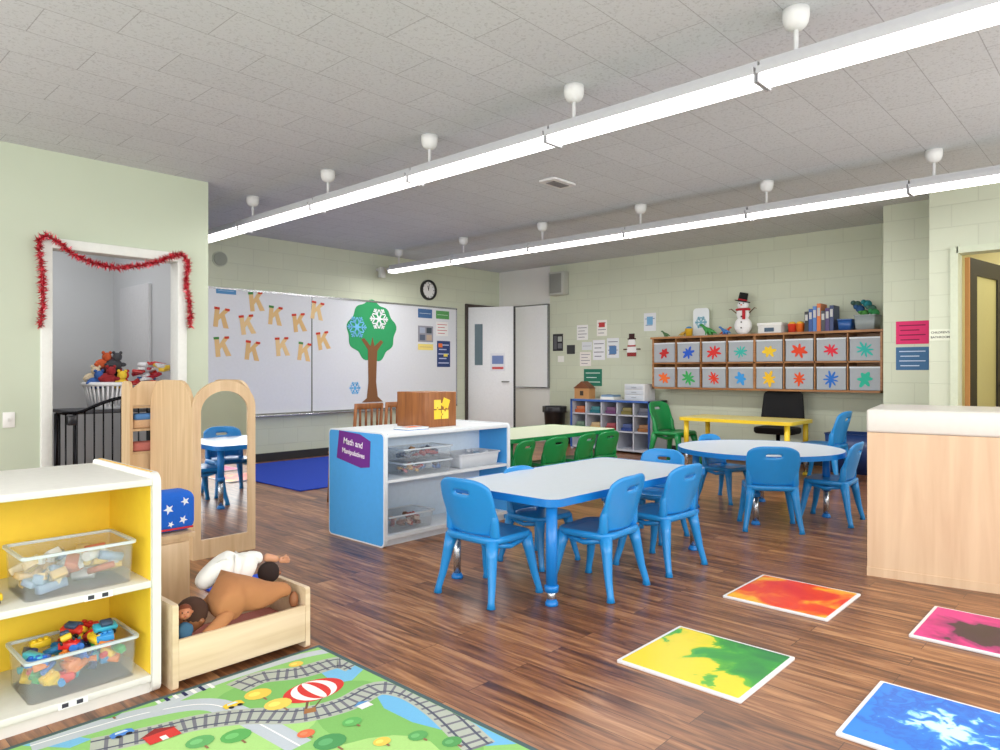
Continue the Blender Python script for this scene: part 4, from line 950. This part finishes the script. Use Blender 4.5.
# ---------------------------------------------------------------- dress-up mirror unit
mx0, mx1, my0, my1, mh = 1.92, 2.34, 4.43, 5.12, 1.14
t = thing('dress_up_mirror', 'tall birch dress-up stand with an arched mirror on its side', 'mirror stand', ((mx0+mx1)/2, (my0+my1)/2, 0))
def arch(w, z0, z1, n=16, k_=.42):
    pts = [(-w/2, z0), (w/2, z0)]; rz_ = w*k_
    for k in range(n+1):
        a = PI*k/n; pts.append((w/2*math.cos(a), z1-rz_+rz_*math.sin(a)))
    return pts
def rtop(w, z0, z1, r, n=6):
    pts = [(-w/2, z0), (w/2, z0)]
    for cx_, a0 in ((w/2-r, 0), (-w/2+r, PI/2)):
        for k in range(n+1):
            a = a0+PI/2*k/n; pts.append((cx_+r*math.cos(a), z1-r+r*math.sin(a)))
    return pts
mw = mx1-mx0; xc = (mx0+mx1)/2
part('mirror_frame', B().ring(arch(mw, 0, mh), arch(mw-.1, .12, mh-.07), 0, .025, (235, 205, 160), FB(xc, my0+.025, 0)), M_PLY, t)
part('mirror', B().prism(arch(mw-.09, .115, mh-.065), 0, .008, (235, 238, 240), FB(xc, my0+.018, 0)), solid((238, 240, 242), .02, 1.0, 0.0), t)
yc = (my0+my1)/2+.012
part('side_panel', B().prism(rtop(my1-my0-.026, 0, mh, .2), 0, .022, (235, 205, 160), FA(mx0+.022, yc, 0)), M_PLY, t)
part('side_panel', B().prism(rtop(my1-my0-.026, 0, mh, .2), 0, .022, (235, 205, 160), FA(mx1, yc, 0)), M_PLY, t)
for z in (.1, .8):
    part('shelf', B().box((mx0+.022, my0+.03, z), (mx1-.022, my1-.04, z+.018)), M_PLY, t)
part('back_panel', B().box((mx0+.022, my1-.03, .0), (mx1-.022, my1-.012, mh-.22)), M_PLY, t)
t = thing('costume_rack', 'narrow birch rack with a curved top behind the mirror stand', 'rack', (1.94, 5.22, 0))
part('side_panel', B().prism(rtop(.16, 0, 1.13, .06), 0, .02, (235, 205, 160), FA(1.82, 5.24, 0)), M_PLY, t)
part('side_panel', B().prism(rtop(.16, 0, 1.13, .06), 0, .02, (235, 205, 160), FA(2.1, 5.24, 0)), M_PLY, t)
part('front_panel', B().box((1.82, 5.16, .0), (2.08, 5.175, .62)).prism([(-.13, 0), (.13, 0), (.13, .12), (.07, .17), (-.07, .17), (-.13, .12)], 0, .015, (235, 205, 160), FB(1.95, 5.175, .96)), M_PLY, t)
for z in (.4, .62, .78, .94):
    part('shelf', B().box((1.82, 5.175, z), (2.08, 5.32, z+.016)), M_PLY, t)
single('folded_costume', B().box((1.83, 5.18, .796), (2.05, 5.3, .86), (220, 180, 140), .015, 2).box((1.84, 5.18, .855), (2.02, 5.29, .90), (90, 140, 200), .015, 2), M_CLOTH, 'folded peach and blue costumes in the upper opening of the narrow rack', 'folded cloth')
single('folded_costume', B().box((1.83, 5.18, .636), (2.05, 5.3, .70), (200, 120, 110), .015, 2), M_CLOTH, 'folded rose costume in the lower opening of the narrow rack', 'folded cloth')

# ---------------------------------------------------------------- doorway stuff
t = thing('safety_gate', 'black metal child safety gate across the closet doorway', 'safety gate', (2.16, 6.4, 0))
def gtop(x): return .86+.12*math.sin(min(1, max(0, (x-1.85)/.8))*PI)
pp = [(1.68, 6.4, 0), (1.68, 6.4, gtop(1.68))]+[(1.68+.97*k/20, 6.4, gtop(1.68+.97*k/20)) for k in range(1, 20)]+[(2.65, 6.4, gtop(2.65)), (2.65, 6.4, 0)]
part('frame', B().tube(pp, .014, (28, 28, 32), 8).tube([(1.68, 6.4, .05), (2.65, 6.4, .05)], .012, (28, 28, 32), 8), M_METAL, t)
for k in range(13):
    x = 1.68+.97*(k+1)/14
    part('bar', B().tube([(x, 6.4, .05), (x, 6.4, gtop(x))], .0065, (28, 28, 32), 6), M_METAL, t)
part('latch', B().box((1.76, 6.375, .76), (1.83, 6.425, .84), (36, 36, 40), .008), M_PLAST, t)
t = thing('side_table', 'dark low table inside the closet holding the laundry basket', 'table', (2.35, 7.15, 0))
part('tabletop', B().box((1.92, 6.85, .82), (2.81, 7.45, .85), (60, 60, 66), .005), M_PAINT, t)
for x in (1.96, 2.77):
    for y in (6.9, 7.4):
        part('leg', B().tube([(x, y, 0), (x, y, .82)], .02, (50, 50, 55), 8), M_PAINT, t)
cx, cy = 2.27, 7.08
t = thing('laundry_basket', 'white slatted plastic laundry basket full of toys inside the closet', 'basket', (cx, cy, .85))
b = B().lathe([(.14, .85), (.15, .9)], (232, 232, 236), 28, T3(cx, cy, 0)@Matrix.Diagonal((1, .85, 1, 1))).tube([(cx+.19*math.cos(2*PI*k/28), cy+.165*math.sin(2*PI*k/28), 1.08) for k in range(29)], .02, (238, 238, 242), 8)
for k in range(28):
    a = 2*PI*k/28; b.tube([(cx+.145*math.cos(a), cy+.125*math.sin(a), .88), (cx+.185*math.cos(a), cy+.16*math.sin(a), 1.07)], .0105, (232, 232, 236), 6)
part('slatted_body', b, M_PLAST, t)
pal = [((200,40,45),'red'),((40,40,46),'black'),((60,130,80),'green'),((225,205,175),'cream'),((60,100,170),'blue'),((150,40,45),'maroon'),((235,200,60),'yellow'),((70,70,76),'grey'),((90,50,60),'plum'),((200,90,50),'orange')]
for k in range(10):
    a = k*.9; rr_ = .12 if k < 7 else .06; hz = 1.09+.04*(k % 2)+(.13 if k >= 7 else 0)
    bx_, by_ = cx+rr_*math.cos(a), cy+rr_*.8*math.sin(a)
    c_ = pal[k][0]
    b = B().ball((bx_, by_, hz), (.075, .06, .055), c_, 12).ball((bx_+.02, by_-.03, hz+.07), .042, c_, 12).ball((bx_-.01, by_-.03, hz+.11), .016, c_, 8).ball((bx_+.05, by_-.03, hz+.11), .016, c_, 8)
    b.ball((bx_-.06, by_-.03, hz), (.03, .02, .02), c_, 8).ball((bx_+.07, by_-.03, hz), (.03, .02, .02), c_, 8)
    single('soft_toy', b, M_CLOTH, '%s soft toy heaped in the white laundry basket' % pal[k][1], 'soft toy', 'soft toys in the laundry basket')
tub(2.49, 6.9, .85, 2.80, 7.2, 1.06, (225, 228, 232), M_PLAST, 'white tub with red toys beside the laundry basket', 'basket', 'basket')
clutter('toy_piece', 'toy piece', 2.53, 6.96, 1.0, 2.75, 7.14, 1.26, 36, [(210,50,50),(225,225,230),(60,120,190),(180,40,60),(240,200,60),(200,60,60)], 'coloured toy piece in the white tub inside the closet', 'toys in the white closet tub', .035, .06, ('box', 'cyl', 'brick'))
# garland
gp = [(40,326),(43,300),(42,275),(38,240),(46,235),(58,242),(72,254),(92,263),(115,268),(138,266),(158,262),(172,256),(182,254),(188,262),(186,285),(190,305),(190,328)]
path = []
for px, py in gp:
    X, z = onB(px, py, 6.42); path.append(Vector((X, 6.415, z)))
fine = []
for i in range(len(path)-1):
    n = max(2, int((path[i+1]-path[i]).length/.009))
    for k in range(n): fine.append(path[i].lerp(path[i+1], k/n))
b = B().tube(fine[::4]+[path[-1]], .008, (150, 16, 30), 6)
for p in fine:
    for q in range(9):
        d = Vector((random.gauss(0, 1), random.gauss(0, .8), random.gauss(0, 1))).normalized(); e_ = d.cross(Vector((random.random(), random.random(), random.random()))).normalized()*.006
        L = random.uniform(.03, .055); tip = p+d*L
        if tip.y > 6.449: tip.y = 6.449
        b.add([p-e_, p+e_, tip], [(0, 1, 2)], random.choice([(190, 16, 40), (215, 34, 56), (150, 8, 30), (235, 110, 124)]))
single('tinsel_garland', b, M_TINSEL, 'red tinsel garland draped around the closet doorway', 'garland')
X, z = onB(9, 420, 6.47)
t = thing('light_switch', 'white light switch on the wall left of the closet doorway', 'light switch', (X, 6.48, z-.06))
part('plate', B().box((X-.04, 6.471, z-.06), (X+.04, 6.48, z+.06), (236, 236, 232), .003), M_PLAST, t)
part('toggle', B().box((X-.008, 6.46, z-.012), (X+.008, 6.471, z+.012), (210, 210, 205)), M_PLAST, t)
single('closet_panel', B().box((2.79, 7.5, .0), (2.828, 8.3, 2.1), (214, 214, 218), .004), M_PAINT, 'white panel leaning against the closet side wall', 'panel')

# ---------------------------------------------------------------- rugs
single('blue_rug', B().slab(2.4, 2.2, .01, .0, .012, (26, 68, 190), .003, 0, None, 4.95, 7.3), M_CARPET, 'plain royal blue rug in front of the whiteboard', 'rug')

rx0, rx1, ry0, ry1 = -.9, 1.70, .55, 2.655
rug = B().box((rx0, ry0, 0), (rx1, ry1, .006), (78, 100, 104)).box((rx0+.02, ry0+.02, .006), (rx1-.02, ry1-.02, .0064), (150, 206, 118))
lay = [.0065]
def clip(p): return (min(max(p[0], rx0+.022), rx1-.022), min(max(p[1], ry0+.022), ry1-.022))
def flatpoly(w, z, col):
    rug.add([(p[0], p[1], z) for p in w], [list(range(len(w)))], col)
def rp(pts, col, px=True):
    z = lay[0]; lay[0] += .00003
    w = []
    for p in pts:
        q = P(p[0], p[1], 0) if px else p
        w.append(clip((q[0], q[1])))
    ar = sum(w[i][0]*w[(i+1) % len(w)][1]-w[(i+1) % len(w)][0]*w[i][1] for i in range(len(w)))
    if ar < 0: w = w[::-1]
    flatpoly(w, z, col)
def ell(cx, cy, a, c, col, n=20):
    rp([(cx+a*math.cos(2*PI*k/n), cy+c*math.sin(2*PI*k/n)) for k in range(n)], col, False)
def ribbon(pts, w, col, ties=None, smooth=6):
    P_ = [Vector(p) for p in pts]; F = []
    for i in range(len(P_)-1):
        p0 = P_[max(i-1, 0)]; p1 = P_[i]; p2 = P_[i+1]; p3 = P_[min(i+2, len(P_)-1)]
        for k in range(smooth):
            s = k/smooth
            F.append(.5*((2*p1)+(p2-p0)*s+(2*p0-5*p1+4*p2-p3)*s*s+(3*p1-p0-3*p2+p3)*s**3))
    F.append(P_[-1]); z = lay[0]; lay[0] += .00003
    L_ = []; R_ = []
    for i, p in enumerate(F):
        d = (F[min(i+1, len(F)-1)]-F[max(i-1, 0)]).normalized(); n = Vector((-d.y, d.x))
        L_.append(clip(p+n*w/2)); R_.append(clip(p-n*w/2))
    if w > 0:
        for i in range(len(F)-1):
            flatpoly([R_[i], R_[i+1], L_[i+1], L_[i]], z, col)
    if ties:
        z = lay[0]; lay[0] += .00003; acc = 0
        for i in range(1, len(F)):
            acc += (F[i]-F[i-1]).length
            if acc > ties[1]:
                acc = 0; d = (F[i]-F[i-1]).normalized(); n = Vector((-d.y, d.x)); p = F[i]
                q = [p+n*ties[0]/2-d*.006, p+n*ties[0]/2+d*.006, p-n*ties[0]/2+d*.006, p-n*ties[0]/2-d*.006]
                flatpoly([clip(v) for v in q][::-1], z, ties[2])
def W(px, py): q = P(px, py); return (q.x, q.y)
ell(.9, 2.2, .5, .22, (176, 222, 134)); ell(1.5, 1.9, .2, .4, (132, 192, 104)); ell(.4, 2.35, .35, .2, (182, 224, 130)); ell(1.2, 1.7, .3, .2, (176, 220, 132)); ell(.3, 1.6, .5, .3, (166, 214, 122)); ell(1.35, 2.4, .25, .14, (130, 192, 104))
rp([(372,690),(396,680),(430,684),(468,702),(506,728),(520,744),(486,748),(450,734),(412,724),(384,710)], (116, 188, 232)); rp([(402,692),(430,691),(462,706),(470,720),(440,716),(412,706)], (156, 212, 242))
rp([(318,672),(350,660),(374,667),(352,682),(334,685)], (124, 192, 232))
rp([(20,745),(60,736),(92,741),(70,750)], (124, 192, 232))
ribbon([W(30, 748), W(90, 730), W(150, 714), W(205, 706), W(240, 716), W(300, 748)], .09, (196, 204, 212))
ribbon([W(30, 748), W(90, 730), W(150, 714), W(205, 706), W(240, 716), W(300, 748)], .006, (248, 248, 248))
ribbon([W(150, 714), W(200, 690), W(252, 672), W(300, 658), W(330, 652)], .05, (200, 208, 214))
for pts in ([W(90, 749), W(150, 736), W(200, 724), W(250, 718), W(300, 717), W(345, 706), W(378, 690), W(410, 694), W(440, 712), W(470, 740), W(480, 749)], [W(236, 690), W(262, 679), W(300, 674), W(338, 664), W(356, 668)]):
    ribbon(pts, .115, (184, 190, 178))
    ribbon(pts, 0, (168, 176, 160), (.1, .032, (122, 122, 132)), 9)
    for sg in (-.032, .032):
        pp = [Vector(p) for p in pts]; off = []
        for i, p in enumerate(pp):
            d = (pp[min(i+1, len(pp)-1)]-pp[max(i-1, 0)]).normalized(); off.append((p.x-d.y*sg, p.y+d.x*sg))
        ribbon(off, .009, (88, 92, 110))
for k in range(7):
    a = W(158+k*9, 706-k*2.6); rp([(a[0], a[1]), (a[0]+.014, a[1]), (a[0]+.014, a[1]+.11), (a[0], a[1]+.11)], (34, 40, 90) if k % 2 else (245, 245, 245), False)
# balloon: envelope with gores, ropes, basket (seen along the rug's diagonal)
bx, by = W(314, 692)
ell(bx, by, .12, .082, (222, 60, 54), 28); ell(bx, by, .085, .081, (250, 250, 246), 28); ell(bx, by, .052, .08, (222, 60, 54), 28); ell(bx, by, .02, .079, (250, 250, 246), 28)
rp([(bx-.07, by-.06), (bx-.062, by-.066), (bx-.10, by-.115), (bx-.106, by-.11)], (120, 90, 70), False); rp([(bx-.02, by-.078), (bx-.012, by-.078), (bx-.075, by-.125), (bx-.08, by-.12)], (120, 90, 70), False)
rp([(bx-.125, by-.135), (bx-.085, by-.15), (bx-.07, by-.12), (bx-.105, by-.105)], (170, 116, 70), False)
for px, py, s, c in ((258,696,.05,(246,208,84)),(278,706,.05,(246,214,96)),(236,738,.05,(96,176,92)),(395,674,.03,(96,176,98)),(452,744,.035,(88,160,92)),(330,744,.055,(80,156,92)),(296,666,.03,(246,206,90)),(110,716,.04,(96,172,92)),(200,744,.045,(104,178,104)),(352,724,.035,(104,182,98)),(60,726,.035,(108,182,96)),(418,738,.035,(96,170,96)),(382,744,.03,(246,206,90)),(306,736,.03,(236,120,80))):
    x, y = W(px, py); ell(x, y, s, s*.85, c, 14); ell(x-s*.2, y+s*.15, s*.45, s*.35, [min(255, q+22) for q in c], 12); rp([(x-.004, y-s*1.3), (x+.004, y-s*1.3), (x+.004, y-s*.8), (x-.004, y-s*.8)], (150, 110, 80), False)
def bldg(px, py, w, h, c, roof):
    x, y = W(px, py); rp([(x, y), (x+w, y), (x+w, y+h), (x, y+h)], c, False); rp([(x-.012, y+h), (x+w+.012, y+h), (x+w/2, y+h*1.6)], roof, False)
    rp([(x+w*.4, y), (x+w*.6, y), (x+w*.6, y+h*.5), (x+w*.4, y+h*.5)], (245, 245, 240), False)
bldg(150, 748, .1, .06, (218, 60, 54), (150, 46, 44)); bldg(362, 712, .05, .035, (240, 240, 236), (90, 150, 206))
for px, py, c in ((226,712,(246,208,60)),(112,742,(80,140,224))):
    x, y = W(px, py); rp([(x, y), (x+.07, y), (x+.07, y+.028), (x+.056, y+.038), (x+.014, y+.038), (x, y+.028)], c, False); ell(x+.02, y, .01, .01, (30, 30, 34), 10); ell(x+.052, y, .01, .01, (30, 30, 34), 10); rp([(x+.015, y+.02), (x+.056, y+.02), (x+.05, y+.033), (x+.02, y+.033)], (210, 230, 240), False)
single('road_map_rug', rug, M_CARPET, 'green play rug printed with roads, train tracks, trees and a balloon', 'rug')

# ---------------------------------------------------------------- liquid floor tiles
tiles = [(3.52, 1.13, 'orange-red liquid floor tile nearest the round table', [(.45, (232, 40, 16)), (.66, (242, 70, 10)), (.76, (252, 130, 12)), (.85, (255, 186, 30))], 5, 1.0, 1.0, 0.03, -.02, 3),
         (2.44, 1.08, 'yellow and green liquid floor tile', [(.5, (16, 128, 56)), (.74, (44, 160, 50)), (.83, (100, 186, 36)), (.85, (226, 216, 10)), (.97, (250, 220, 20))], 6, 5.0, 1.1, .2, -.17, 4),
         (3.57, .27, 'magenta and black liquid floor tile at the right edge', [(.5, (24, 12, 30)), (.78, (44, 14, 46)), (.81, (150, 14, 104)), (.92, (206, 22, 124)), (1.1, (226, 40, 140))], 5, 3.0, 2.0, -.01, .01, 3),
         (2.44, .23, 'blue liquid floor tile with white ripples in the bottom right corner', [(.58, (206, 236, 250)), (.66, (130, 210, 244)), (.71, (0, 128, 226)), (.9, (0, 104, 214)), (1.1, (0, 132, 232))], 18, 8.0, 2.0, .02, .01, 4)]
for x, y, lab, st, sc, seed, rad, cx, cy, det in tiles:
    t = thing('liquid_floor_tile', lab, 'floor tile', (x+.26, y+.265, 0), 0, 'liquid sensory tiles on the floor')
    part('border', B().slab(.53, .53, .008, 0, .012, (236, 236, 238), .002, 0, None, x+.26, y+.265), M_PLAST, t)
    o = link('liquid_panel', B().prism(rrect(.498, .498, .006), .012, .0135, (255, 255, 255)), blob_mat('liquid_%d' % int(seed), st, sc, seed, rad, cx, cy, det), (0, 0, 0), t)

# ---------------------------------------------------------------- desk at right
A = Vector((4.485, 1.22)); Bp = Vector((4.59, .593)); d = (Bp-A).normalized(); ang = math.atan2(d.y, d.x)
t = thing('counter', 'maple-panelled counter with white top at the right edge', 'counter', (A.x, A.y, 0), ang)
def lpart(name, b, mat): return link(name, b, mat, (0, 0, 0), t)
lpart('front_panel', B().box((0, 0, 0.0), (1.6, .03, .84), (225, 190, 145)), M_DESK)
lpart('side_panel', B().box((0, .03, 0), (.03, .75, .84), (225, 190, 145)), M_DESK)
lpart('kick_board', B().box((-.002, -.006, 0), (1.6, 0, .05), (206, 168, 132)), M_DESK)
lpart('countertop', B().box((-.004, -.006, .84), (1.62, .8, .975), (226, 222, 214), .015, 3), M_PLAST)

# ---------------------------------------------------------------- light, world, camera
w = bpy.data.worlds.new('World'); scene.world = w; w.use_nodes = True
w.node_tree.nodes['Background'].inputs['Color'].default_value = (.97, .985, 1, 1)
w.node_tree.nodes['Background'].inputs['Strength'].default_value = 2.15
for loc, rot, sx, sy, e in (((-2.3, 2.2, 1.6), (0, -PI/2, 0), 2.2, 8, 118), ((3.0, -2.3, 1.75), (PI/2, 0, 0), 8, 1.7, 175)):  # unseen fill lamps added behind the camera to brighten the room
    l = bpy.data.lights.new('daylight_fill', 'AREA'); l.shape = 'RECTANGLE'; l.size = sx; l.size_y = sy; l.energy = e; l.color = (1, .99, .98)
    o = bpy.data.objects.new('daylight_fill', l); o.location = loc; o.rotation_euler = rot; C.objects.link(o)
for X, ya_, yb_, e in ((3.5, 3.2, 6.0, 22), (6.48, 1.6, 8.1, 78)):
    l = bpy.data.lights.new('tube_lamp', 'AREA'); l.shape = 'RECTANGLE'; l.size = .08; l.size_y = yb_-ya_; l.energy = e; l.color = (1, .985, .96)
    o = bpy.data.objects.new('tube_lamp', l); o.location = (X, (ya_+yb_)/2, 2.641); C.objects.link(o)
for loc, sx, sy, e, c in (((1.6, 7.6, 2.9), 1.2, 1.2, 18, (1, 1, 1)), ((9.1, .5, 2.9), 1.2, 1.6, 34, (1, .95, .8)), ((9, 9.4, 2.9), 1, 1, 10, (1, 1, 1))):  # unseen lamps added to brighten closet and bathroom, plus one for the corridor
    l = bpy.data.lights.new('unseen_room_lamp', 'AREA'); l.shape = 'RECTANGLE'; l.size = sx; l.size_y = sy; l.energy = e; l.color = c
    o = bpy.data.objects.new('unseen_room_lamp', l); o.location = loc; C.objects.link(o)
cam = bpy.data.cameras.new('camera'); cam.sensor_width = 36; cam.lens = 36*FL/1000; cam.shift_y = (HY-375)/1000; cam.clip_start = .02
co = bpy.data.objects.new('camera', cam); C.objects.link(co); co.location = (0, 0, H); co.rotation_euler = (PI/2, 0, -TH); scene.camera = co
scene.view_settings.view_transform = 'Standard'
scene.view_settings.look = 'None'
for o in list(bpy.data.objects):
    if '_org' in o: del o['_org']
